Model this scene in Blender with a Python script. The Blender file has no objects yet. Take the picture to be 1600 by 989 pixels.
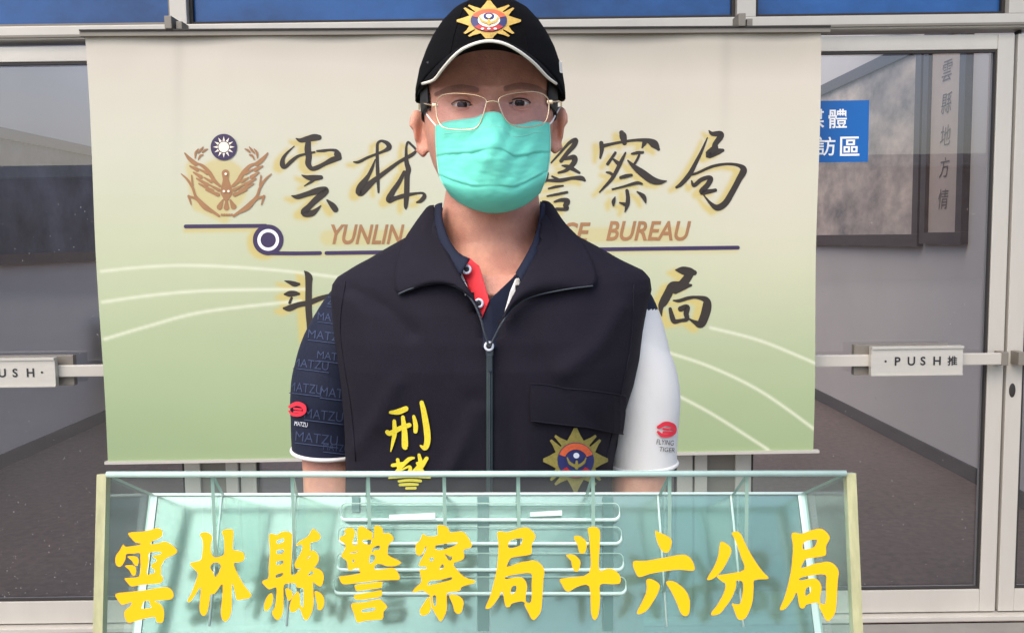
import bpy, bmesh, math, random
import numpy as np
from mathutils import Vector, Matrix, noise
from mathutils.bvhtree import BVHTree
random.seed(7)
R = math.radians
scene = bpy.context.scene
# ------------------------------------------------------------ camera, sky, sun, exposure
FPX, CX, CY = 1400.0, 800.0, 494.5
CAM = Vector((0, 0, 1.43))
CROT = (Matrix.Rotation(R(85), 3, 'X') @ Matrix.Rotation(R(-0.75), 3, 'Z'))
cd = bpy.data.cameras.new('camera'); cd.sensor_width = 36; cd.lens = 36 * FPX / 1600
cd.clip_end = 500; cd.clip_start = 0.02
cam = bpy.data.objects.new('camera', cd); scene.collection.objects.link(cam)
cam.matrix_world = Matrix.Translation(CAM) @ CROT.to_4x4()
scene.camera = cam
w = bpy.data.worlds.new('World'); scene.world = w; w.use_nodes = True
nt = w.node_tree; bg = nt.nodes['Background']
sky = nt.nodes.new('ShaderNodeTexSky'); sky.sky_type = 'NISHITA'; sky.sun_disc = False
SUN_EL, SUN_AZ = R(51), R(212)      # azimuth clockwise from +Y: behind the camera, a little to its left
sky.sun_elevation = SUN_EL; sky.sun_rotation = SUN_AZ
sky.air_density = 1.0; sky.dust_density = 3.0; sky.ozone_density = 1.0
nt.links.new(sky.outputs[0], bg.inputs[0]); bg.inputs[1].default_value = 0.15
sd = bpy.data.lights.new('sun', 'SUN'); sd.energy = 1.0; sd.angle = R(65); sd.color = (1.0, 0.93, 0.85)
so = bpy.data.objects.new('sun', sd); scene.collection.objects.link(so)
sdir = Vector((math.sin(SUN_AZ) * math.cos(SUN_EL), math.cos(SUN_AZ) * math.cos(SUN_EL), math.sin(SUN_EL)))
so.rotation_euler = sdir.to_track_quat('Z', 'Y').to_euler()
scene.view_settings.view_transform = 'Standard'; scene.view_settings.look = 'None'
scene.view_settings.gamma = 1; scene.view_settings.exposure = 1.15
scene.render.engine = 'CYCLES'
scene.cycles.max_bounces = 10; scene.cycles.transparent_max_bounces = 24

# ------------------------------------------------------------ helpers
def ray(px, py):
    return CROT @ Vector(((px - CX) / FPX, -(py - CY) / FPX, -1.0))
def P(px, py, Y):
    d = ray(px, py); return CAM + d * (Y / d.y)
def PP(px, py, o, n):
    d = ray(px, py); return CAM + d * ((o - CAM).dot(n) / d.dot(n))
def lin(c):
    return tuple((v / 255 / 12.92 if v / 255 <= 0.04045 else ((v / 255 + 0.055) / 1.055) ** 2.4) for v in c)
def link(o): scene.collection.objects.link(o)
def tag(o, label=None, cat=None, group=None, kind=None):
    if label: o['label'] = label
    if cat: o['category'] = cat
    if group: o['group'] = group
    if kind: o['kind'] = kind
    return o
def empty(name, loc, label, cat, group=None):
    o = bpy.data.objects.new(name, None); link(o); o.location = loc; o.empty_display_size = .1
    return tag(o, label, cat, group)
def addmesh(name, me, m=None, parent=None, smooth=False):
    me.name = name
    o = bpy.data.objects.new(name, me); link(o)
    if m is not None:
        for q in (m if isinstance(m, (list, tuple)) else [m]): me.materials.append(q)
    if parent:                       # vertices are world coordinates; empties carry only locations
        o.parent = parent
        if parent.type == 'EMPTY': o.matrix_parent_inverse = Matrix.Translation(-parent.location)
    if smooth:
        me.polygons.foreach_set('use_smooth', [True] * len(me.polygons))
    return o
def pyd(name, vs, fs, m=None, parent=None, smooth=False):
    me = bpy.data.meshes.new(name); me.from_pydata([tuple(v) for v in vs], [], fs); me.update()
    return addmesh(name, me, m, parent, smooth)
class MB:
    def __init__(s): s.v = []; s.f = []; s.mi = []
    def add(s, vs, fs, mi=0):
        n = len(s.v); s.v += [tuple(v) for v in vs]; s.f += [tuple(i + n for i in f) for f in fs]; s.mi += [mi] * len(fs)
    def box(s, a, b, mi=0, bev=0.0):
        bm = bmesh.new(); bmesh.ops.create_cube(bm, size=1)
        for v in bm.verts:
            v.co = Vector(((a[0] + b[0]) / 2 + v.co.x * (b[0] - a[0]), (a[1] + b[1]) / 2 + v.co.y * (b[1] - a[1]), (a[2] + b[2]) / 2 + v.co.z * (b[2] - a[2])))
        if bev: bmesh.ops.bevel(bm, geom=bm.edges[:], offset=bev, segments=2, profile=.7, affect='EDGES')
        bm.verts.index_update()
        s.add([v.co[:] for v in bm.verts], [[v.index for v in f.verts] for f in bm.faces], mi); bm.free()
    def tube(s, pts, rad, n=10, mi=0, caps=True, flat=1.0, closed=False, up=None):
        pts = [Vector(p) for p in pts]; m = len(pts)
        if not hasattr(rad, '__len__'): rad = [rad] * m
        vs = []; prev = None
        for i, p in enumerate(pts):
            a = pts[(i - 1) % m] if (closed or i > 0) else p
            b = pts[(i + 1) % m] if (closed or i < m - 1) else p
            t = (b - a).normalized()
            if prev is None:
                u = Vector(up) if up else (Vector((0, 0, 1)) if abs(t.z) < .9 else Vector((0, 1, 0)))
                x = t.cross(u).normalized()
            else: x = (prev - t * prev.dot(t)).normalized()
            prev = x; y = t.cross(x)
            r = rad[i]; rx, ry = (r if hasattr(r, '__len__') else (r, r * flat))
            vs += [p + x * math.cos(2 * math.pi * k / n) * rx + y * math.sin(2 * math.pi * k / n) * ry for k in range(n)]
        fs = []
        for i in range(m if closed else m - 1):
            j = (i + 1) % m
            fs += [(i * n + k, i * n + (k + 1) % n, j * n + (k + 1) % n, j * n + k) for k in range(n)]
        if caps and not closed:
            fs += [tuple(range(n))[::-1], tuple(range((m - 1) * n, m * n))]
        s.add(vs, fs, mi)
    def ell(s, c, r, rot=None, mi=0, nu=20, nv=12):
        vs = []; fs = []
        for j in range(nv + 1):
            for i in range(nu):
                th = math.pi * j / nv; ph = 2 * math.pi * i / nu
                v = Vector((r[0] * math.sin(th) * math.cos(ph), r[1] * math.sin(th) * math.sin(ph), r[2] * math.cos(th)))
                if rot: v = rot @ v
                vs.append(Vector(c) + v)
        for j in range(nv):
            for i in range(nu):
                fs.append((j * nu + i, (j + 1) * nu + i, (j + 1) * nu + (i + 1) % nu, j * nu + (i + 1) % nu))
        s.add(vs, fs, mi)
    def rings(s, rings, cap=True, closed=True, mi=0):
        n = len(rings[0]); vs = [v for r in rings for v in r]; fs = []
        for i in range(len(rings) - 1):
            for k in range(n if closed else n - 1):
                fs.append((i * n + k, i * n + (k + 1) % n, (i + 1) * n + (k + 1) % n, (i + 1) * n + k))
        if cap: fs += [tuple(range(n)), tuple(range((len(rings) - 1) * n, len(rings) * n))[::-1]]
        s.add(vs, fs, mi)
    def build(s, name, m=None, parent=None, smooth=False):
        o = pyd(name, s.v, s.f, m, parent, smooth)
        if any(s.mi): o.data.polygons.foreach_set('material_index', s.mi)
        return o
def recalc(o, merge=0):
    bm = bmesh.new(); bm.from_mesh(o.data)
    if merge: bmesh.ops.remove_doubles(bm, verts=bm.verts, dist=merge)
    bmesh.ops.recalc_face_normals(bm, faces=bm.faces); bm.to_mesh(o.data); bm.free(); return o
def applied(o, mods):
    for t, kw in mods:
        md = o.modifiers.new(t, t)
        for k, v in kw.items(): setattr(md, k, v)
    dg = bpy.context.evaluated_depsgraph_get(); dg.update()
    me = bpy.data.meshes.new_from_object(o.evaluated_get(dg)); old = o.data
    o.modifiers.clear(); o.data = me
    return o
def interp(tab, x):
    if x <= tab[0][0]: return list(tab[0][1:])
    for a, b in zip(tab, tab[1:]):
        if x <= b[0]:
            t = (x - a[0]) / (b[0] - a[0]); return [p + (q - p) * t for p, q in zip(a[1:], b[1:])]
    return list(tab[-1][1:])
def catmull(pts, n=6, closed=False):
    m = len(pts); out = []
    for i in range(m if closed else m - 1):
        g = lambda k: pts[k % m] if closed else pts[min(max(k, 0), m - 1)]
        p0, p1, p2, p3 = g(i - 1), g(i), g(i + 1), g(i + 2)
        for k in range(n):
            t = k / n
            out.append(tuple(.5 * (2 * b + (c - a) * t + (2 * a - 5 * b + 4 * c - d) * t * t + (3 * b - a - 3 * c + d) * t ** 3) for a, b, c, d in zip(p0, p1, p2, p3)))
    if not closed: out.append(tuple(pts[-1]))
    return out
def linear_curve(pts, n):
    """resample a polyline at n+1 even steps (smooth)"""
    c = catmull(pts, 12); L = [0]
    for a, b in zip(c, c[1:]): L.append(L[-1] + math.dist(a[:2], b[:2]))
    out = []
    for k in range(n + 1):
        s_ = L[-1] * k / n; j = 0
        while j < len(L) - 2 and L[j + 1] < s_: j += 1
        t = (s_ - L[j]) / max(1e-9, L[j + 1] - L[j]); out.append(tuple(x + (y - x) * t for x, y in zip(c[j], c[j + 1])))
    return out
def bvh(o):
    return BVHTree.FromPolygons([v.co for v in o.data.vertices], [p.vertices[:] for p in o.data.polygons])
def hit(px, py, tree, off=0.0, Y=1.1):
    d = ray(px, py).normalized(); h = tree.ray_cast(CAM, d)
    if h[0] is None: return P(px, py, Y)
    n = h[1] if h[1].dot(d) < 0 else -h[1]
    return h[0] + n * off
# ------------------------------------------------------------ materials
def mat(name, col, rough=.6, metal=0.0, var=0.0, vscale=8.0, bump=0.0, bscale=200.0, spec=.5, sss=0.0, alpha=1.0, srgb=True, coat=0.0, stretch=None, var2=None):
    m = bpy.data.materials.new(name); m.use_nodes = True
    t = m.node_tree; b = t.nodes['Principled BSDF']
    c = lin(col) if srgb else col
    b.inputs['Base Color'].default_value = (*c, 1); b.inputs['Roughness'].default_value = rough
    b.inputs['Metallic'].default_value = metal; b.inputs['Specular IOR Level'].default_value = spec
    b.inputs['Coat Weight'].default_value = coat; b.inputs['Alpha'].default_value = alpha
    if sss:
        b.inputs['Subsurface Weight'].default_value = sss; b.inputs['Subsurface Radius'].default_value = (1, .35, .2); b.inputs['Subsurface Scale'].default_value = .008
    tc = t.nodes.new('ShaderNodeTexCoord'); src = tc.outputs['Object']
    if stretch:
        mp = t.nodes.new('ShaderNodeMapping'); mp.inputs['Scale'].default_value = stretch; t.links.new(src, mp.inputs[0]); src = mp.outputs[0]
    if var:
        n = t.nodes.new('ShaderNodeTexNoise'); n.inputs['Scale'].default_value = vscale; n.inputs['Detail'].default_value = 6; n.inputs['Roughness'].default_value = .65
        t.links.new(src, n.inputs['Vector'])
        rp = t.nodes.new('ShaderNodeValToRGB'); rp.color_ramp.elements[0].position = .3; rp.color_ramp.elements[1].position = .7
        c2 = lin(var2) if var2 else tuple(v * (1 - var) for v in c)
        rp.color_ramp.elements[0].color = (*c2, 1); rp.color_ramp.elements[1].color = (*(min(1, v * (1 + var * .5)) for v in c), 1)
        t.links.new(n.outputs[0], rp.inputs[0]); t.links.new(rp.outputs[0], b.inputs['Base Color'])
    if bump:
        n = t.nodes.new('ShaderNodeTexNoise'); n.inputs['Scale'].default_value = bscale; n.inputs['Detail'].default_value = 4
        t.links.new(src, n.inputs['Vector'])
        bp = t.nodes.new('ShaderNodeBump'); bp.inputs['Strength'].default_value = bump; bp.inputs['Distance'].default_value = .002
        t.links.new(n.outputs[0], bp.inputs['Height']); t.links.new(bp.outputs[0], b.inputs['Normal'])
    return m
def pane(name, tint, refl=.08, rough=.0, diff=None, dfac=0.0, facing=True, rcol=(1, 1, 1), rmax=None):
    """thin clear sheet: tinted see-through + mirror reflection (+ a share of diffuse film)"""
    m = bpy.data.materials.new(name); m.use_nodes = True; t = m.node_tree; t.nodes.clear()
    out = t.nodes.new('ShaderNodeOutputMaterial'); tr = t.nodes.new('ShaderNodeBsdfTransparent'); tr.inputs[0].default_value = (*tint, 1)
    gl = t.nodes.new('ShaderNodeBsdfGlossy'); gl.inputs['Roughness'].default_value = rough; gl.inputs[0].default_value = (*rcol, 1)
    mx = t.nodes.new('ShaderNodeMixShader')
    lw = t.nodes.new('ShaderNodeLayerWeight'); lw.inputs[0].default_value = .25
    mr = t.nodes.new('ShaderNodeMapRange'); mr.inputs['To Min'].default_value = refl; mr.inputs['To Max'].default_value = rmax if rmax is not None else .9
    t.links.new(lw.outputs['Fresnel'], mr.inputs[0]); t.links.new(mr.outputs[0], mx.inputs[0])
    base = tr.outputs[0]
    if diff:
        df = t.nodes.new('ShaderNodeBsdfDiffuse'); df.inputs[0].default_value = (*diff, 1)
        m2 = t.nodes.new('ShaderNodeMixShader')
        tc = t.nodes.new('ShaderNodeTexCoord'); n = t.nodes.new('ShaderNodeTexNoise'); n.inputs['Scale'].default_value = 9; n.inputs['Detail'].default_value = 5; n.inputs['Distortion'].default_value = 1.2
        mp = t.nodes.new('ShaderNodeMapping'); mp.inputs['Scale'].default_value = (.8, 1, 2.2)
        t.links.new(tc.outputs['Object'], mp.inputs[0]); t.links.new(mp.outputs[0], n.inputs['Vector'])
        r2 = t.nodes.new('ShaderNodeMapRange'); r2.inputs['From Min'].default_value = .3; r2.inputs['From Max'].default_value = .7
        r2.inputs['To Min'].default_value = dfac * .72; r2.inputs['To Max'].default_value = min(1, dfac * 1.2)
        t.links.new(n.outputs[0], r2.inputs[0]); t.links.new(r2.outputs[0], m2.inputs[0])
        t.links.new(tr.outputs[0], m2.inputs[1]); t.links.new(df.outputs[0], m2.inputs[2]); base = m2.outputs[0]
    t.links.new(base, mx.inputs[1]); t.links.new(gl.outputs[0], mx.inputs[2]); t.links.new(mx.outputs[0], out.inputs[0])
    return m
M = {}
M['alu'] = mat('aluminium_paint', (186, 181, 171), .42, .15, .10, 3, .05, 300, stretch=(1, 1, .3))
M['alu2'] = mat('grey_aluminium', (122, 116, 106), .5, .2, .1, 3)  # darker grey aluminium for panels, brackets, clamps and other fittings
M['gasket'] = mat('rubber_gasket', (40, 36, 34), .7)
M['plate'] = mat('brushed_plate', (196, 192, 182), .35, .35, .06, 6, .15, 60, stretch=(.3, 1, 12))
M['ink'] = mat('black_ink', (32, 32, 36), .6)
M['glass'] = pane('door_glass', (.89, .87, .86), .065, rcol=(.98, .94, .93), diff=(.8, .78, .76), dfac=.02)
M['dust'] = mat('dust_specks', (190, 185, 180), .9, alpha=.55)
M['bluefilm'] = mat('blue_window_film', (40, 90, 152), .16, 0, .45, .9, spec=.35, stretch=(1, 1, 1.6), var2=(14, 38, 72))
M['iwall'] = mat('inner_wall_paint', (190, 184, 178), .7, 0, .05, 1.5)
M['ifloor'] = mat('inner_floor_speckle', (98, 80, 72), .45, 0, .55, 26, .2, 120)
M['plinth'] = mat('dark_plinth', (52, 46, 50), .5)
M['ceil'] = mat('ceiling_paint', (170, 165, 168), .8)
M['concrete'] = mat('forecourt_concrete', (124, 121, 115), .85, 0, .25, 2.5, .3, 40)
M['wallext'] = mat('outer_wall_tile', (196, 186, 172), .6, 0, .1, 4, .2, 60)
M['wframe'] = mat('dark_wood_frame', (52, 40, 44), .45, 0, .3, 12, stretch=(6, 1, .6))
M['paper'] = mat('aged_paper', (176, 160, 148), .8, 0, .12, 3)
M['painting'] = mat('ink_landscape', (186, 170, 156), .8, 0, .6, 2.6, stretch=(1, 1.0, 1.8), var2=(118, 114, 112))
M['darkpainting'] = mat('dark_ink_landscape', (98, 100, 108), .8, 0, .6, 2.4, var2=(50, 50, 56))
M['signblue'] = mat('sign_blue', (0, 92, 166), .35)
M['white'] = mat('white_print', (240, 240, 238), .5)
# ------------------------------------------------------------ lettering: outlines and brush strokes in traced units
OUT = {
'yun': (6.183, [
 [(190,75),(330,62),(420,40),(470,28),(510,50),(518,90),(490,125),(430,150),(412,165),(408,185),(480,175),(540,158),(600,185),(650,230),(658,262),(620,290),(560,318),(530,345),(518,375),(505,390),(505,440),(503,480),(520,500),(520,540),(480,562),(380,570),(290,580),(230,592),(200,580),(175,550),(152,515),(200,508),(290,495),(308,400),(305,330),(300,270),(240,275),(170,280),(160,330),(130,385),(100,403),(72,385),(62,340),(72,290),(105,245),(140,185),(160,208),(230,202),(300,190),(305,178),(255,165),(220,130)],
 [(390,270),(470,255),(505,262),(500,280),(425,300),(455,325),(460,350),(420,375),(410,400),(440,430),(445,455),(430,465),(370,475),(378,400),(388,340)],
 [(180,305),(230,298),(275,310),(290,350),(275,390),(250,385),(225,345)],
 [(155,395),(200,385),(250,395),(265,440),(255,480),(235,488),(215,465),(195,430)],
 [(65,665),(200,645),(350,628),(480,605),(560,598),(610,630),(625,680),(600,715),(500,725),(440,735),(490,755),(525,800),(535,860),(525,930),(495,943),(460,930),(440,885),(330,905),(250,930),(190,942),(165,915),(148,860),(160,820),(200,790),(225,745),(180,755),(130,768),(100,740)],
 [(338,738),(388,730),(398,765),(410,797),(316,806),(325,775)]]),
'lin': (6.183, [
 [(168,90),(210,68),(260,80),(288,120),(275,190),(278,270),(310,310),(340,308),(400,285),(405,200),(400,120),(382,65),(420,40),(450,38),(490,50),(490,130),(488,235),(530,245),(585,265),(600,310),(585,345),(540,360),(500,365),(510,420),(560,520),(610,600),(665,670),(640,705),(580,715),(525,720),(505,640),(480,560),(475,640),(475,800),(455,890),(415,930),(385,905),(372,840),(385,700),(390,600),(380,570),(330,640),(300,665),(270,675),(258,760),(235,850),(205,875),(180,855),(165,790),(178,600),(120,680),(75,740),(48,730),(90,650),(140,510),(145,460),(100,410),(75,370),(120,355),(180,335),(190,290),(200,200),(190,130)],
 [(268,410),(290,370),(340,360),(372,405),(322,500),(295,450)]]),
'xian': (6.183, [
 [(128,90),(200,95),(240,70),(290,60),(340,80),(350,110),(345,250),(340,400),(335,465),(370,480),(430,420),(390,420),(375,395),(378,360),(420,290),(450,220),(440,190),(385,195),(430,150),(500,110),(540,45),(560,38),(600,70),(625,115),(600,150),(530,170),(525,200),(530,250),(560,245),(600,290),(605,340),(580,390),(560,415),(600,420),(640,450),(655,500),(645,560),(625,590),(600,585),(560,555),(550,560),(555,700),(550,800),(520,880),(485,918),(455,890),(435,830),(410,800),(385,830),(350,840),(328,820),(325,780),(350,700),(390,650),(410,640),(425,700),(430,770),(455,790),(460,700),(455,610),(400,605),(380,565),(330,560),(270,580),(265,700),(262,820),(240,890),(205,915),(175,890),(155,840),(182,790),(195,700),(195,600),(130,620),(85,585),(60,550),(80,530),(120,510),(125,400),(135,250)],
 [(205,145),(270,130),(262,165),(205,180)], [(205,240),(265,235),(262,270),(205,280)], [(200,350),(262,342),(260,372),(200,385)], [(195,480),(260,460),(250,490),(195,508)],
 [(490,320),(530,290),(520,310),(500,325)], [(500,485),(540,440),(552,470)],
 [(150,655),(165,690),(155,760),(125,810),(95,828),(78,805),(85,740),(115,680)], [(290,610),(330,620),(355,665),(340,710),(315,730),(295,690),(285,640)],
 [(565,645),(605,645),(645,680),(660,740),(645,800),(620,820),(595,810),(590,760)]]),
'jing': (6.183, [
 [(70,120),(120,90),(115,50),(150,25),(200,35),(215,80),(200,130),(190,150),(240,150),(235,120),(240,40),(270,10),(310,25),(380,70),(385,100),(380,130),(395,120),(400,40),(410,5),(450,8),(480,35),(490,80),(540,75),(580,110),(585,145),(555,170),(535,210),(530,280),(570,310),(650,350),(655,370),(600,395),(520,395),(480,380),(430,375),(405,395),(408,430),(480,425),(570,412),(610,430),(640,480),(640,525),(560,530),(420,535),(260,555),(130,570),(85,560),(65,500),(130,488),(260,465),(255,440),(245,410),(200,425),(165,440),(145,420),(135,350),(90,310),(85,290),(120,225),(115,180),(75,150)],
 [(192,158),(235,156),(232,188),(200,192)], [(290,145),(370,142),(368,180),(340,188),(290,165)], [(170,265),(240,250),(238,262),(175,275)], [(190,335),(208,335),(208,358),(192,360)],
 [(375,255),(390,220),(440,195),(455,210),(450,235),(410,238),(380,262)], [(360,290),(400,290),(410,320),(385,360),(352,365)],
 [(215,580),(330,562),(470,547),(475,570),(465,605),(350,620),(235,635),(220,610)], [(205,680),(280,660),(400,640),(470,630),(475,665),(460,690),(350,710),(230,720)],
 [(180,760),(300,745),(440,715),(480,735),(525,785),(510,810),(490,840),(480,905),(400,915),(300,925),(245,940),(225,920),(205,850)], [(285,815),(400,795),(400,825),(290,842)]]),
'cha': (6.183, [
 [(300,5),(370,8),(410,40),(420,70),(480,65),(535,62),(580,95),(630,180),(620,215),(560,235),(550,250),(560,300),(540,335),(470,360),(455,380),(480,420),(560,500),(660,535),(650,560),(580,580),(530,600),(510,635),(400,650),(390,700),(388,820),(350,910),(325,925),(300,890),(245,790),(235,720),(225,680),(190,650),(150,630),(65,650),(80,610),(140,555),(140,500),(130,430),(190,425),(190,400),(120,390),(150,320),(190,240),(190,200),(165,250),(140,290),(100,285),(88,230),(95,180),(130,150),(160,85),(200,108),(300,100)],
 [(280,200),(340,185),(480,165),(490,180),(440,210),(340,240),(285,235)], [(220,325),(250,310),(265,330),(240,352)], [(370,275),(420,305),(440,300),(440,330),(410,340)], [(320,430),(345,375),(365,405)],
 [(205,580),(235,535),(320,530),(400,510),(435,500),(435,525),(330,555)], [(252,690),(285,680),(290,765),(265,775)],
 [(215,690),(230,740),(238,800),(215,850),(170,872),(140,865),(130,820),(160,770)], [(415,675),(500,680),(545,720),(550,770),(530,840),(495,855),(465,830),(450,770)]]),
'ju': (6.183, [
 [(165,80),(200,60),(260,70),(350,40),(430,22),(480,35),(530,90),(530,130),(500,190),(500,260),(480,285),(390,300),(300,318),(262,385),(272,400),(395,358),(450,350),(510,340),(570,360),(620,430),(612,520),(605,650),(590,820),(550,890),(515,915),(490,890),(460,830),(430,770),(435,752),(400,735),(310,755),(290,785),(260,790),(240,760),(215,635),(180,700),(110,790),(60,808),(58,780),(100,680),(140,530),(165,400),(180,200)],
 [(290,150),(400,125),(410,150),(380,200),(280,222)],
 [(245,500),(330,478),(490,465),(498,560),(495,735),(447,742),(442,680),(455,590),(430,525),(380,500),(300,512),(250,520)], [(305,600),(350,585),(345,640),(300,668)]]),
'dou': (6.183, [
 [(330,35),(380,15),(430,30),(450,75),(445,200),(440,430),(520,420),(570,425),(620,460),(645,500),(640,560),(560,570),(450,575),(450,700),(435,850),(405,912),(380,900),(360,820),(345,590),(230,595),(150,640),(110,625),(85,580),(60,525),(150,505),(345,460),(350,200),(340,90)],
 [(195,115),(250,105),(310,150),(320,200),(305,260),(280,275),(250,262),(230,190)], [(120,290),(190,285),(240,320),(260,365),(240,440),(205,445),(180,400),(165,340)]]),
'liu': (6.183, [
 [(270,60),(300,65),(410,120),(430,170),(410,240),(375,268),(330,240),(290,160)],
 [(55,355),(180,345),(350,315),(500,288),(570,290),(620,330),(650,400),(635,440),(500,430),(360,445),(220,470),(140,497),(95,485)],
 [(185,530),(225,518),(290,550),(315,590),(290,670),(230,770),(180,830),(115,860),(95,840),(140,750),(180,660),(190,590)],
 [(375,550),(440,540),(510,580),(570,640),(605,730),(600,840),(575,875),(540,870),(510,830),(470,730),(420,630)]]),
'fen': (6.183, [
 [(185,180),(210,160),(275,200),(295,250),(270,320),(210,430),(130,510),(65,530),(75,490),(130,400),(170,290)],
 [(300,80),(340,60),(385,85),(440,200),(520,340),(600,450),(650,500),(640,520),(520,530),(510,600),(500,730),(460,850),(420,905),(380,915),(350,890),(320,810),(300,755),(340,765),(380,755),(400,690),(410,600),(400,545),(345,535),(340,590),(300,700),(230,800),(180,855),(110,870),(105,840),(160,770),(220,660),(240,570),(200,540),(155,490),(260,470),(420,430),(390,310),(350,190),(320,120)]]),
}
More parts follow.
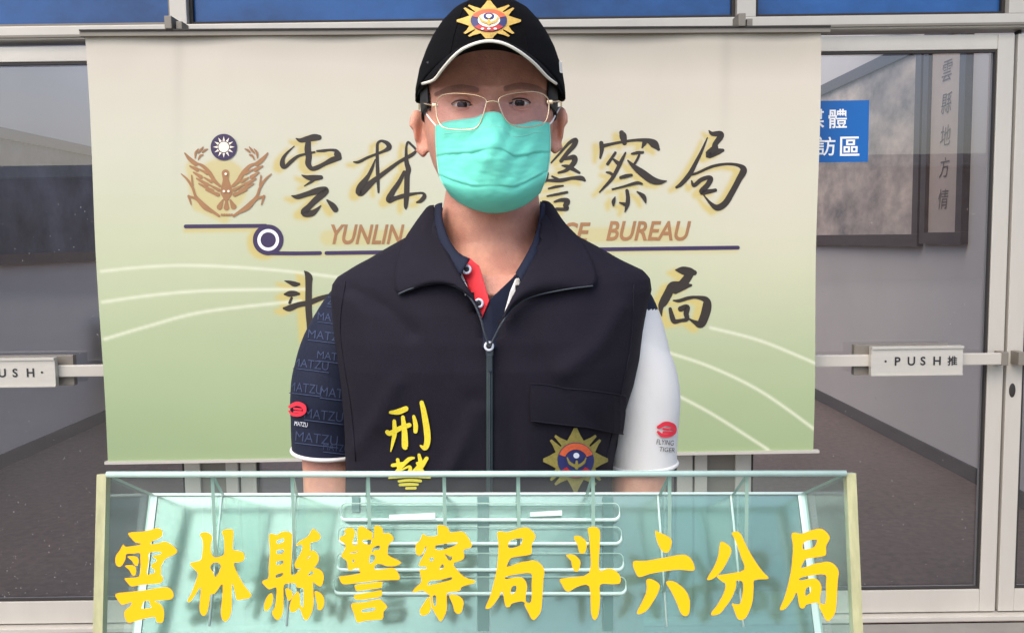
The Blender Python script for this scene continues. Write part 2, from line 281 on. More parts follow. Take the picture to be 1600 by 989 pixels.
BR = {
'yun': (430, 200, 6.59, [
 [(215,110,6),(260,130,22),(330,115,30),(400,100,36),(450,100,28)],
 [(340,150,28),(335,220,34),(345,300,32),(340,370,30),(375,420,22),(430,410,24),(510,370,22),(590,330,30),(660,310,25)],
 [(430,240,10),(500,235,15),(560,228,12),(620,235,18),(640,270,36),(660,310,26)],
 [(195,190,5),(120,260,12),(80,320,20),(75,380,28),(100,405,18),(160,350,20),(230,295,15),(310,270,12),(405,250,10)],
 [(275,488,6),(330,510,22),(400,515,30),(470,510,22)], [(400,530,16),(370,555,14),(300,598,5)],
 [(170,700,6),(230,710,24),(330,680,26),(430,650,34),(510,640,36),(500,670,36),(420,740,33),(350,810,30),(300,870,40),(370,880,34),(420,850,22),(470,800,5)],
 [(535,745,10),(590,800,30),(620,840,30)]]),
'lin': (550, 210, 7.61, [
 [(20,330,8),(80,330,18),(180,280,16),(280,240,15),(380,200,18),(440,160,32),(420,110,26),(350,80,15),(305,110,16),(300,180,18),(300,300,20),(305,450,22),(312,600,18),(315,690,12)],
 [(275,300,6),(240,400,18),(190,500,24),(110,620,46),(95,690,50),(160,640,45),(250,560,33),(330,500,28),(450,410,24),(560,330,20),(650,280,22),(720,240,22),(760,190,14),(710,130,14),(665,95,14),(645,160,14),(645,260,20),(650,340,28),(670,420,32),(655,500,32),(650,700,32),(640,850,25),(640,890,8)],
 [(620,450,20),(560,570,26),(480,690,33),(440,780,38),(520,760,26),(620,730,26),(750,705,15),(840,700,14),(860,740,26),(820,790,24),(770,810,10)]]),
'jing': (840, 205, 7.06, [
 [(150,350,9),(250,240,13),(350,130,18),(420,100,26),(400,160,28),(330,240,24),(260,330,22)], [(300,310,14),(400,290,30),(400,350,30),(320,430,20),(230,460,12)], [(270,380,8),(350,400,24),(460,460,14)],
 [(40,560,14),(110,545,15),(250,545,22),(380,520,18),(480,520,27),(520,545,14)], [(160,500,10),(220,530,15)],
 [(120,635,9),(200,615,14),(280,603,10)], [(105,718,9),(200,700,14),(325,675,14)], [(185,780,10),(260,760,20),(330,770,28),(310,820,30),(320,860,20),(210,860,18)],
 [(-120,180,14),(60,160,14)], [(-80,120,12),(-70,210,12)], [(0,110,12),(-5,210,12)], [(-60,210,14),(-130,320,10)], [(-90,260,12),(60,245,16),(50,400,16),(0,440,10)], [(-60,310,12),(0,310,12),(-5,370,12),(-60,370,12),(-60,312,12)], [(115,460,8),(95,540,14),(40,560,16)]]),
'cha': (925, 195, 6.59, [
 [(305,85,26),(320,120,38),(335,190,24)], [(95,190,22),(100,260,22),(85,345,10)], [(110,220,20),(200,200,15),(300,180,14),(450,160,14),(570,165,24),(640,200,42),(685,255,16)], [(540,190,25),(515,240,6)],
 [(240,290,14),(200,350,15),(160,405,16)], [(225,360,12),(270,400,22)], [(345,290,9),(310,360,18),(270,440,20),(210,550,19),(130,640,13),(78,695,8)], [(150,490,8),(190,500,15),(225,530,12)],
 [(410,300,10),(470,290,17),(525,285,12)], [(490,300,9),(470,350,13),(440,400,13)], [(370,370,8),(430,430,24),(520,500,38),(620,570,38),(700,590,26),(768,580,5)],
 [(295,545,16),(350,530,20),(405,520,15)], [(210,665,9),(330,635,11),(460,600,17),(515,610,10)], [(360,680,18),(370,750,21),(365,820,22),(340,895,7)], [(285,803,7),(340,820,20)],
 [(465,690,7),(530,740,24),(552,800,10)], [(238,745,6),(222,790,20),(220,832,9)]]),
'ju': (1045, 195, 6.59, [
 [(415,65,8),(450,95,22),(530,95,30),(530,130,32),(480,200,28),(470,250,38),(410,310,38),(500,280,33),(555,265,18)], [(397,135,6),(340,270,15),(280,390,20),(215,510,25),(130,610,22),(80,645,14)],
 [(235,515,13),(300,495,13),(450,430,15),(600,405,13),(720,420,18),(770,470,36),(720,570,31),(650,700,31),(580,810,33),(500,855,32),(430,810,17),(355,720,5)],
 [(235,580,8),(260,625,20),(330,570,22),(400,545,22),(430,560,28),(400,620,28),(340,690,30),(400,690,24),(480,675,18)]]),
'dou': (430, 410, 8.24, [
 [(120,238,5),(180,255,22),(250,280,34),(305,280,18)], [(120,410,12),(180,405,38),(250,400,34),(305,405,16)], [(210,460,16),(185,520,18)],
 [(112,590,16),(180,590,40),(300,545,34),(430,520,34),(560,470,32),(680,430,24)], [(375,112,6),(410,150,34),(432,200,48),(430,300,42),(430,600,42),(445,800,40),(450,950,36),(455,1060,8)]]),
'ju2': (1015, 405, 8.24, [
 [(340,140,12),(420,145,50),(520,165,55),(575,175,34)], [(520,190,50),(465,270,55),(400,340,60),(290,340,48),(240,440,56),(180,550,54),(145,620,34),(155,730,6)], [(330,400,48),(450,350,40),(530,335,18)],
 [(305,530,8),(380,535,22),(500,500,23),(600,490,20),(720,520,40),(740,600,58),(705,740,58),(655,835,52),(580,810,26),(505,765,10)],
 [(265,640,22),(290,740,32),(320,800,32),(400,790,23),(480,770,28),(470,700,34),(480,620,38),(400,640,36)]]),
'vxing': (590, 615, 5.49, [
 [(110,155,13),(180,150,25),(245,125,23)], [(88,320,18),(115,332,22),(200,290,21),(275,265,20)], [(145,230,15),(150,330,20),(135,420,13),(120,490,4)], [(220,198,17),(235,320,24),(240,440,27),(245,460,16)],
 [(315,190,13),(330,260,20),(330,318,18)], [(382,72,18),(400,150,23),(425,300,27),(430,400,26),(410,460,22),(372,440,7)]]),
'vjing': (590, 615, 5.49, [
 [(135,610,15),(200,600,17),(235,590,9)], [(178,562,15),(190,650,15)], [(160,672,12),(190,640,16),(270,560,18),(315,545,10)], [(210,650,7),(280,620,12),(280,672,20)],
 [(360,520,13),(370,600,20),(310,662,12)], [(425,550,17),(380,620,20),(340,680,10)], [(345,590,12),(405,672,11)],
 [(105,718,6),(280,698,16),(455,715,7)], [(190,745,10),(280,735,12),(375,742,12)], [(200,775,12),(280,770,13),(350,772,10)],
 [(255,805,11),(330,803,11)], [(235,870,9),(345,865,9),(335,925,10),(245,930,10),(236,872,9)]]),
}
def outline_curve(polys, sc_, ox, oy, ext=0.0, smooth=3):
    """filled 2D curve with holes -> (verts2d with z, faces) in photo units"""
    cu = bpy.data.curves.new('t', 'CURVE'); cu.dimensions = '2D'; cu.fill_mode = 'BOTH'; cu.extrude = ext
    for pl in polys:
        pts = catmull(pl, smooth, True); sp = cu.splines.new('POLY'); sp.points.add(len(pts) - 1); sp.use_cyclic_u = True
        for q, (x, y) in zip(sp.points, pts): q.co = (ox + x / sc_, -(oy + y / sc_), 0, 1)
    return curve_geo(cu)
def curve_geo(cu):
    o = bpy.data.objects.new('t', cu); link(o)
    dg = bpy.context.evaluated_depsgraph_get(); dg.update()
    me = bpy.data.meshes.new_from_object(o.evaluated_get(dg))
    vs = [(v.co.x, v.co.y, v.co.z) for v in me.vertices]; fs = [tuple(p.vertices) for p in me.polygons]
    bpy.data.objects.remove(o); bpy.data.meshes.remove(me); bpy.data.curves.remove(cu)
    return vs, fs
def text_geo(s, h, bold=0.0, shear=0.0, ext=0.0, spacing=1.0, width=None, align='LEFT'):
    """text whose capital height is h; optionally squeezed to a width; origin at the baseline left"""
    cu = bpy.data.curves.new('t', 'FONT'); cu.body = s; cu.size = 1; cu.offset = bold; cu.shear = shear; cu.extrude = 0; cu.space_character = spacing; cu.resolution_u = 4
    vs, fs = curve_geo(cu)
    if not vs: return vs, fs
    y0, y1 = min(v[1] for v in vs), max(v[1] for v in vs); x0, x1 = min(v[0] for v in vs), max(v[0] for v in vs)
    k = h / (y1 - y0); kx = (width / (x1 - x0)) if width else k
    return [((v[0] - x0) * kx, (v[1] - y0) * k, 0) for v in vs], fs
def stroke_geo(ox, oy, sc_, strokes, fat=0.0):
    """list of (verts2d, faces) one per brush stroke, in photo units (y down)"""
    out = []
    for st in strokes:
        c = catmull(st, 7) if len(st) > 1 else st; n = len(c); vs = []; fs = []
        L = []; Rr = []
        for i, (x, y, r) in enumerate(c):
            a = c[max(0, i - 1)]; b = c[min(n - 1, i + 1)]; dx, dy = b[0] - a[0], b[1] - a[1]; l = math.hypot(dx, dy) or 1
            r = max(r, 3) + fat; nx, ny = -dy / l, dx / l
            L.append((x + nx * r, y + ny * r)); Rr.append((x - nx * r, y - ny * r))
        vs = L + Rr; fs = [(i, i + 1, n + i + 1, n + i) for i in range(n - 1)]
        for (i, sg) in ((0, -1), (n - 1, 1)):       # round ends
            x, y, r = c[i]; r = max(r, 3) + fat; j = 1 if i == 0 else n - 2
            d = math.atan2(c[i][1] - c[j][1], c[i][0] - c[j][0]); k0 = len(vs); vs.append((x, y))
            for q in range(9):
                a_ = d - math.pi / 2 + math.pi * q / 8; vs.append((x + math.cos(a_) * r, y + math.sin(a_) * r))
            fs += [(k0, k0 + 1 + q, k0 + 2 + q) for q in range(8)]
        out.append(([(ox + x / sc_, oy + y / sc_) for x, y in vs], fs))
    return out
def strokes_obj(name, geo, place, m, parent, step=0.0):
    mb = MB()
    for i, (vs, fs) in enumerate(geo): mb.add([place(x, y, i * step) for x, y in vs], fs)
    return mb.build(name, m, parent)
def disc(cx, cy, r, n=40, a0=0, a1=2 * math.pi, ri=None):
    if ri is None:
        return [(cx, cy)] + [(cx + r * math.cos(a0 + (a1 - a0) * k / n), cy + r * math.sin(a0 + (a1 - a0) * k / n)) for k in range(n + 1)], [(0, k + 1, k + 2) for k in range(n)]
    vs = []
    for k in range(n + 1):
        a = a0 + (a1 - a0) * k / n; vs += [(cx + r * math.cos(a), cy + r * math.sin(a)), (cx + ri * math.cos(a), cy + ri * math.sin(a))]
    return vs, [(2 * k, 2 * k + 1, 2 * k + 3, 2 * k + 2) for k in range(n)]
def gridded(vs, fs, step):
    """cut a flat 2D mesh along a square grid so it can follow a curved surface"""
    bm = bmesh.new(); bv = [bm.verts.new((v[0], v[1], 0)) for v in vs]
    for f in fs:
        try: bm.faces.new([bv[i] for i in f])
        except ValueError: pass
    for ax in (0, 1):
        lo = min(v[ax] for v in vs); hi = max(v[ax] for v in vs); k = math.ceil(lo / step) * step
        while k < hi:
            n = (1, 0, 0) if ax == 0 else (0, 1, 0); c = (k, 0, 0) if ax == 0 else (0, k, 0)
            bmesh.ops.bisect_plane(bm, geom=bm.verts[:] + bm.edges[:] + bm.faces[:], plane_co=c, plane_no=n); k += step
    bm.verts.index_update(); r = [(v.co.x, v.co.y) for v in bm.verts], [[v.index for v in f.verts] for f in bm.faces]; bm.free(); return r
# ------------------------------------------------------------ ground, building, doors
YD = 3.25                                   # door plane
def box(name, a, b, m, parent=None, bev=0.0):
    mb = MB(); mb.box(a, b, 0, bev); return mb.build(name, m, parent)
g = pyd('ground', [(-60, -60, -.004), (60, -60, -.004), (60, YD - .06, -.004), (-60, YD - .06, -.004)], [(0, 1, 2, 3)], M['concrete']); tag(g, kind='structure')
fl = pyd('floor', [(-3.3, YD - .06, 0), (2.64, YD - .06, 0), (2.64, 16, 0), (-3.3, 16, 0)], [(0, 1, 2, 3)], M['ifloor']); tag(fl, kind='structure')
bld = empty('building', (0, YD, 0), 'pale tiled building whose glazed entrance and white hallway fill the background', 'building')
box('wall', (-3.42, YD, -.05), (-3.3, 16, 3.3), M['iwall'], bld)
box('wall', (2.64, YD, -.05), (2.76, 16, 3.3), M['iwall'], bld)
box('wall', (-3.3, 16, -.05), (2.64, 16.1, 3.3), M['iwall'], bld)
box('skirting', (2.625, YD + .1, .002), (2.638, 16, .09), M['plinth'], bld)
box('skirting', (-3.298, YD + .1, .002), (-3.285, 16, .09), M['plinth'], bld)
for i in range(3): box('ceiling_strip', (-3.3, YD + 2.6 + i * 4, 2.95), (2.64, YD + 2.8 + i * 4, 3.25), M['ceil'], bld)      # openings added: ceiling left out between unseen strips, so sky brightens the hallway
box('outer_wall', (-14, YD - .02, -.05), (-3.42, YD + .2, 4.2), M['wallext'], bld)
box('outer_wall', (2.76, YD - .02, -.05), (14, YD + .2, 4.2), M['wallext'], bld)
box('lintel', (-3.42, YD - .04, 2.93), (2.76, YD + .16, 4.2), M['wallext'], bld)
# porch roof over the entrance
rf = empty('porch_roof', (0, YD, 3.4), 'flat porch roof over the glazed entrance, held on beams', 'roof')
box('roof_slab', (-9, 2.3, 3.42), (9, YD - .06, 3.55), M['ceil'], rf)
for x in (-6, -3, 0, 3, 6): box('beam', (x - .08, 2.35, 3.22), (x + .08, YD - .1, 3.418), M['alu'], rf)
# fixed frame: posts and transom with the blue-film windows above
ff = empty('entrance_frame', (0, YD, 0), 'cream aluminium entrance frame with posts and a long transom bar', 'door frame')
X = lambda px, py=500: P(px, py, YD).x
Z = lambda px, py: P(px, py, YD).z
tz0, tz1 = (Z(60, 58) + Z(1500, 58)) / 2, (Z(60, 38) + Z(1500, 36)) / 2
dtop = tz0 - .018                         # top edge of the leaves
pl0, pl1, pr0, pr1 = X(297, 730), X(376, 730), X(1083, 730), X(1163, 730)
def post(x0, x1):
    box('post', (x0, YD - .035, 0), (x1, YD + .035, tz0 - .001), M['alu'], ff, .004)
box('transom_bar', (-3.3, YD - .05, tz0), (2.64, YD + .05, tz1), M['alu'], ff, .004)
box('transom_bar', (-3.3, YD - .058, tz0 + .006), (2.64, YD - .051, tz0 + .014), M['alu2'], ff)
box('threshold', (-3.3, YD - .055, 0.0), (2.64, YD + .05, .018), M['alu'], ff, .003)
post(pl1 - .045, pl1); post(pr0, pr0 + .045)
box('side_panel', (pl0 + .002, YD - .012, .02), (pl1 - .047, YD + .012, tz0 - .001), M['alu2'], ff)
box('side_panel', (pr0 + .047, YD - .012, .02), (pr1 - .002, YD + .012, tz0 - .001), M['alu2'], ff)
box('post', (X(1576, 500), YD + .0, .018), (X(1580, 500) , YD + .03, tz0 - .001), M['gasket'], ff)
# mullions of the upper windows
mul = [(-3.3, -3.24), (X(272, 15), X(298, 15)), (X(1147, 15), X(1176, 15)), (X(1566, 15), X(1602, 15)), (2.58, 2.64)]
for a, b in mul: box('mullion', (a, YD - .045, tz1 + .001), (b, YD + .045, 2.929), M['alu'], ff, .003)
for k, (a, b, tx) in enumerate([(mul[0][1], mul[1][0], 'blue filmed pane above the left glass door'), (mul[1][1], mul[2][0], 'wide blue filmed pane above the banner, behind the cap'),
                         (mul[2][1], mul[3][0], 'blue filmed pane above the right glass door, with white streaks'), (mul[3][1], mul[4][0], 'narrow blue filmed pane at the far right of the transom')]):
    t = empty('upper_window', ((a + b) / 2, YD, tz1), tx, 'window', 'blue filmed panes above the doors')
    box('window_pane', (a + .014, YD - .004, tz1 + .016), (b - .014, YD + .004, 2.915), M['bluefilm'], t)
    mb = MB()
    for bx in (((a + .002, YD - .02, tz1 + .002), (a + .013, YD + .02, 2.927)), ((b - .013, YD - .02, tz1 + .002), (b - .002, YD + .02, 2.927)),
               ((a + .014, YD - .02, tz1 + .002), (b - .014, YD + .02, tz1 + .014)), ((a + .014, YD - .02, 2.916), (b - .014, YD + .02, 2.927))):
        mb.box(*bx)
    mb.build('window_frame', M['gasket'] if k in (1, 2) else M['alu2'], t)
def push_text(s, x0, z0, h, y, parent, wd=None, name='lettering'):
    vs, fs = text_geo(s, h, .02, width=wd)
    return pyd(name, [(x0 + v[0], y, z0 + v[1]) for v in vs], fs, M['ink'], parent)
def leaf(x0, x1, label, plate=None, keyhole=None, side=1, spots=0):
    """glazed door leaf; plate = (x0, x1) of the push plate"""
    t = empty('glass_door', ((x0 + x1) / 2, YD, .02), label, 'door', 'glazed entrance doors with push bars')
    sw = .058; zt = dtop; zb = .024
    for a, b in ((x0, x0 + sw), (x1 - sw, x1)): box('stile', (a, YD - .024, zb), (b, YD + .024, zt), M['alu'], t, .003)
    box('rail', (x0 + sw + .0005, YD - .023, zt - .052), (x1 - sw - .0005, YD + .023, zt), M['alu'], t, .003)
    box('rail', (x0 + sw + .0005, YD - .023, zb), (x1 - sw - .0005, YD + .023, zb + .085), M['alu'], t, .003)
    gx0, gx1, gz0, gz1 = x0 + sw + .001, x1 - sw - .001, zb + .086, zt - .053
    mb = MB()
    for bx in (((gx0, YD - .02, gz0), (gx0 + .007, YD - .006, gz1)), ((gx1 - .007, YD - .02, gz0), (gx1, YD - .006, gz1)),
               ((gx0 + .0072, YD - .0195, gz1 - .009), (gx1 - .0072, YD - .006, gz1)), ((gx0 + .0072, YD - .0195, gz0), (gx1 - .0072, YD - .006, gz0 + .007))): mb.box(*bx)
    mb.build('gasket', M['gasket'], t)
    pyd('glass_pane', [(gx0, YD, gz0), (gx1, YD, gz0), (gx1, YD, gz1), (gx0, YD, gz1)], [(0, 1, 2, 3)], M['glass'], t)
    zb_ = 1.0; zc = (P(1450, 562, YD - .07).z + P(45, 580, YD - .07).z) / 2
    box('push_bar', (x0 + .035, YD - .075, zc - .021), (x1 - .035, YD - .057, zc + .021), M['alu'], t, .004)
    for a, b in ((x0 + .012, x0 + .036), (x1 - .036, x1 - .012)):
        box('bracket', (a, YD - .078, zc - .024), (b, YD - .0245, zc + .024), M['alu2'], t, .003)
    if plate:
        a, b = plate
        box('latch_housing', (a - side * 0 - .045 if side > 0 else a + .03, YD - .056, zc - .055), (b - .03 if side > 0 else b + .045, YD - .03, zc + .055), M['alu2'], t, .003)
        pm = MB(); pm.box((a, YD - .098, zc - .052), (b, YD - .0755, zc + .052), 0, .002)
        pm.box((a, YD - .104, zc + .044), (b, YD - .0985, zc + .052)); pm.box((a, YD - .102, zc - .052), (b, YD - .0985, zc - .047))
        po = pm.build('push_plate', M['plate'], t)
        wd = b - a; yy = YD - .0995
        if side > 0:
            for i, ch in enumerate('PUSH'): push_text(ch, a + wd * (.255 + .14 * i), zc - .016, .031, yy, po, name='letter')
            push_text('推', a + wd * .83, zc - .018, .034, yy, po, name='character')
            dd = disc(a + wd * .155, zc, .004, 12)
        else:
            for i, ch in enumerate('PUSH'): push_text(ch, b - wd * (.70 - .14 * i), zc - .016, .031, yy, po, name='letter')
            push_text('推', b - wd * .88, zc - .018, .034, yy, po, name='character')
            dd = disc(b - wd * .13, zc, .004, 12)
        pyd('screw', [(q[0], yy, q[1]) for q in dd[0]], dd[1], M['ink'], po)
    if spots:
        rnd = random.Random(spots); mb = MB()
        for i in range(spots):
            x = rnd.uniform(gx0, gx1); z = gz0 + (gz1 - gz0) * rnd.random() ** 2.2 * .75; r = rnd.uniform(.0006, .0021)
            q = [(x + r * math.cos(k * 1.257) * rnd.uniform(.6, 1.1), YD - .0012, z + r * math.sin(k * 1.257) * rnd.uniform(.6, 1.6)) for k in range(5)]
            mb.add(q, [(0, 1, 2, 3, 4)])
        tag(mb.build('water_spots', M['dust'], t), kind='stuff')
    if keyhole is not None:
        z = P(1572, 608, YD).z; mb = MB()
        mb.ell((keyhole, YD - .0245, z), (.012, .004, .026)); mb.build('keyhole', M['gasket'], t, True)
    return t
xr0, xr1 = X(1146, 800), (X(1571, 100) + X(1558, 900)) / 2
xl1 = X(316, 730)
leaf(xr0, xr1, 'glass door right of the banner, with the blue notice and a PUSH plate', (P(1360, 560, YD - .09).x, P(1503, 560, YD - .09).x), spots=110)
leaf(xr1 + .012, xr1 + .74, 'glass door at the far right edge with an oval keyhole in its stile', None, xr1 + .035)
leaf(xl1 - .93, xl1, 'glass door left of the banner, a PUSH plate cut by the left edge', (P(-70, 580, YD - .09).x, P(88, 580, YD - .09).x), None, -1, 320)
leaf(-3.29, xl1 - .942, 'glass door beyond the left edge, next to the side wall')
mid = (pl1 + pr0) / 2
leaf(pl1 + .006, mid - .003, 'glass door behind the left half of the banner')
leaf(mid + .003, pr0 - .006, 'glass door behind the right half of the banner')
# pictures hanging in the hallway (right wall X=2.64, left wall X=-3.3)
def wallpic(name, x, s, y0, y1, z0, z1, fr, m, label):
    t = empty(name, (x, (y0 + y1) / 2, z0), label, 'picture')
    mb = MB(); xa, xb = sorted((x - s * .001, x - s * .045))
    mb.box((xa, y0, z0), (xb, y1, z0 + fr)); mb.box((xa, y0, z1 - fr), (xb, y1, z1))
    mb.box((xa, y0, z0 + fr + .0005), (xb, y0 + fr, z1 - fr - .0005)); mb.box((xa, y1 - fr, z0 + fr + .0005), (xb, y1, z1 - fr - .0005))
    mb.build('picture_frame', M['wframe'], t)
    xp = x - s * .02
    pyd('picture_sheet', [(xp, y0 + fr, z0 + fr), (xp, y1 - fr, z0 + fr), (xp, y1 - fr, z1 - fr), (xp, y0 + fr, z1 - fr)], [(0, 1, 2, 3)], m, t)
    return t, xp
XW = 2.64
M['faint'] = mat('faint_ink', (92, 84, 84), .8)
t, xp = wallpic('calligraphy_scroll', XW, 1, 5.19, 5.72, 1.36, 2.66, .07, M['paper'], 'tall framed strip of brush calligraphy on the hallway wall, seen through the right door')
for i, ch in enumerate('雲縣地方情'):
    vs, fs = text_geo(ch, .12, -.004, .15)
    pyd('character', [(xp - .003, 5.52 - v[0], 2.33 - i * .19 + v[1]) for v in vs], fs, M['faint'], t)
t2, xp2 = wallpic('landscape_picture', XW, 1, 5.75, 8.1, 1.34, 2.66, .08, M['painting'], 'large framed ink landscape on the hallway wall behind the blue notice')
M['faint'] = mat('faint_ink', (92, 84, 84), .8)
t3, xp3 = wallpic('landscape_picture', -3.3, -1, 5.2, 8.6, 1.30, 2.18, .07, M['darkpainting'], 'long dark framed landscape on the hallway wall, seen through the left door')
# waiting chairs along the left wall of the hallway
M['chair'] = mat('grey_plastic_seat', (112, 104, 118), .5)
def chair(y):
    t = empty('waiting_chair', (-3.0, y, 0), 'x', 'chair', 'waiting chairs along the left hallway wall')
    b = MB(); b.box((-3.22, y - .24, .5), (-3.17, y + .24, .86), 0, .02); b.build('backrest', M['chair'], t)
    b = MB(); b.box((-3.16, y - .24, .42), (-2.74, y + .24, .46), 0, .015); b.build('seat', M['chair'], t)
    for a in (-3.12, -2.8):
        for c in (-.2, .2): b = MB(); b.tube([(a, y + c, 0), (a, y + c, .42)], .014, 8); b.build('leg', M['alu2'], t)
    return t
for i, y in enumerate((7.2, 7.9, 8.6)):
    chair(y)['label'] = ('nearest', 'middle', 'farthest')[i] + ' grey waiting chair of three along the left hallway wall'
# blue notice stuck on the right door
def notice():
    y = YD - .0035; q = [P(*c, y) for c in ((1222, 158), (1358, 158), (1358, 254), (1222, 254))]
    z1, z0 = (q[0].z + q[1].z) / 2, (q[2].z + q[3].z) / 2; x0, x1 = q[0].x, q[1].x
    t = empty('notice', ((x0 + x1) / 2, y, z0), 'bright blue notice with white characters on the right glass door', 'sign')
    mb = MB(); mb.box((x0, y - .0012, z0), (x1, y, z1)); mb.build('notice_board', M['signblue'], t)
    for ch, px, py in (('媒', 1272, 186), ('體', 1309, 186), ('採', 1256, 229), ('訪', 1291, 229), ('區', 1327, 229)):
        vs, fs = text_geo(ch, .068, .012); c = P(px, py, y)
        pyd('character', [(c.x - .034 + v[0], y - .0022, c.z - .034 + v[1]) for v in vs], fs, M['white'], t)
notice()
# ------------------------------------------------------------ hanging banner
YB = 3.10
C4 = [(133, 57), (1283, 51), (1270, 703), (168, 722)]
def banw(px, py):      # gentle ripples of the hanging sheet
    return YB + .004 * math.sin(px / 125.0 + py / 400) * max(0, 1 - py / 720) + .004 * math.sin(px / 37.0) * math.exp(-max(0, py - 57) / 60)
def bpt(px, py, off=0.0): return P(px, py, banw(px, py) - off)
bn = empty('hanging_banner', (P(715, 722, YB).x, YB, P(715, 722, YB).z), 'large cream to green hanging banner with dark calligraphy behind the man', 'banner')
NX, NY = 460, 262
u = np.linspace(0, 1, NX + 1)[None, :]; v = np.linspace(0, 1, NY + 1)[:, None]
ex = .5 * 0
PX = (C4[0][0] * (1 - u) + C4[1][0] * u) * (1 - v) + (C4[3][0] * (1 - u) + C4[2][0] * u) * v
PY = (C4[0][1] * (1 - u) + C4[1][1] * u) * (1 - v) + (C4[3][1] * (1 - u) + C4[2][1] * u) * v
PX = PX + 1.3 * np.sin(v * 9) * ((u < .002) | (u > .998))
gy = np.array([57, 110, 250, 400, 550, 715.]); gc = np.array([lin(c) for c in ((198,190,174), (219,210,193), (216,214,192), (202,207,172), (176,190,148), (156,176,130))])
col = np.stack([np.interp(PY + 18 * np.sin(PX / 310 + 1), gy, gc[:, k]) for k in range(3)], -1)
warm = np.exp(-((PX - 1200) / 160) ** 2 - ((PY - 330) / 150) ** 2)[..., None]; col = col * (1 - .25 * warm) + .25 * warm * np.array(lin((232, 214, 200)))
def segdist(A):
    d = np.full(PX.shape, 1e9)
    for (x0, y0, r0), (x1, y1, r1) in A:
        dx, dy = x1 - x0, y1 - y0; L = dx * dx + dy * dy + 1e-9
        t = np.clip(((PX - x0) * dx + (PY - y0) * dy) / L, 0, 1)
        d = np.minimum(d, np.hypot(PX - x0 - t * dx, PY - y0 - t * dy) - (r0 + (r1 - r0) * t))
    return d
glow = []
for k in ('yun', 'lin', 'jing', 'cha', 'ju', 'dou', 'ju2'):
    ox, oy, s_, st = BR[k]; sh = (-9, 5) if k in ('yun', 'lin', 'jing', 'cha', 'ju') else (-11, 5)
    for q in st:
        pts = [(ox + x / s_ + sh[0], oy + y / s_ + sh[1], r / s_) for x, y, r in q]; glow += list(zip(pts, pts[1:]))
glow += [((412, 378, 24), (412, 380, 24)), ((345, 290, 40), (345, 291, 40)), ((300, 262, 8), (312, 320, 10)), ((315, 320, 10), (350, 338, 8)), ((290, 360, 1), (412, 358, 1)), ((419, 398, 1), (1150, 392, 1)), ((512, 372, 10), (1062, 366, 10))]
col = col * .84
d = segdist(glow); gw = np.clip(1 - (d + 1) / 7.5, 0, 1) ** 1.4
gw[(PX > 285) & (PX < 415) & (PY > 215) & (PY < 345)] *= .75
gw[(PY > 343) & (PX > 450) & (PY < 400)] *= .6
mixc = np.array(lin((196, 176, 96)))
col = col * (1 - .8 * gw[..., None]) + mixc * .8 * gw[..., None]
def line(pts, wd, a):
    global col
    c = catmull(pts, 10); d = segdist([((p[0], p[1], 0), (q[0], q[1], 0)) for p, q in zip(c, c[1:])]); wt = (np.clip(1 - d / wd, 0, 1) * a)[..., None]
    col = col * (1 - wt) + np.array(lin((222, 224, 200))) * wt
for pts in ([(158, 424), (230, 417), (310, 415), (440, 423), (620, 445)], [(160, 472), (240, 461), (330, 454), (480, 452)], [(163, 530), (230, 510), (320, 487), (470, 470)],
            [(1035, 548), (1110, 573), (1190, 612), (1275, 672)], [(1110, 512), (1190, 533), (1280, 570)], [(1035, 606), (1110, 645), (1200, 702)]): line(pts, 4, .72)
for x0 in (280, 1135): # crease stains hanging below the clamps
    col = col * (1 - .10 * np.exp(-((PX - x0 + (PY - 57) * .02) / 9) ** 2)[..., None] * np.exp(-np.maximum(PY - 90, 0) / 120)[..., None])
vs = [tuple(bpt(PX[j, i], PY[j, i])) for j in range(NY + 1) for i in range(NX + 1)]
fs = [(j * (NX + 1) + i, j * (NX + 1) + i + 1, (j + 1) * (NX + 1) + i + 1, (j + 1) * (NX + 1) + i) for j in range(NY) for i in range(NX)]
M['banner'] = mat('banner_print', (220, 220, 200), .55, bump=.08, bscale=25)
bt = M['banner'].node_tree; at = bt.nodes.new('ShaderNodeVertexColor'); at.layer_name = 'print'
nz = bt.nodes.new('ShaderNodeTexNoise'); nz.inputs['Scale'].default_value = 2.2; nz.inputs['Detail'].default_value = 6
mm = bt.nodes.new('ShaderNodeMix'); mm.data_type = 'RGBA'; mm.blend_type = 'MULTIPLY'; mm.inputs[0].default_value = .2
bt.links.new(at.outputs[0], mm.inputs[6]); bt.links.new(nz.outputs[0], mm.inputs[7]); bt.links.new(mm.outputs[2], bt.nodes['Principled BSDF'].inputs['Base Color'])
sheet = pyd('banner_sheet', vs, fs, M['banner'], bn, True)
ca = sheet.data.color_attributes.new('print', 'FLOAT_COLOR', 'POINT')
ca.data.foreach_set('color', np.concatenate([col.reshape(-1, 3), np.ones(((NX + 1) * (NY + 1), 1))], 1).ravel().astype(np.float32))
M['brush'] = mat('dark_brown_print', (40, 32, 25), .55, 0, .12, 8)
M['brown'] = mat('bronze_print', (152, 110, 72), .55, 0, .15, 10)
M['purple'] = mat('purple_print', (50, 36, 74), .5)
M['creamp'] = mat('cream_print', (238, 226, 205), .5)
bpl = lambda x, y, s=0: bpt(x, y, .0012 + s)
for k in ('yun', 'lin', 'jing', 'cha', 'ju', 'dou', 'ju2'):
    ox, oy, s_, st = BR[k]; strokes_obj('character', stroke_geo(ox, oy, s_, st), bpl, M['brush'], bn, .00012)
for k, ox, oy, kk in (('xian', 697, 210, 7.2), ('liu', 620, 410, 5.6), ('fen', 830, 410, 5.6)):
    vs, fs = outline_curve(OUT[k][1], kk, ox, oy); vs, fs = gridded(vs, fs, 12)
    pyd('character', [bpl(x, -y) for x, y in vs], fs, M['brush'], bn)
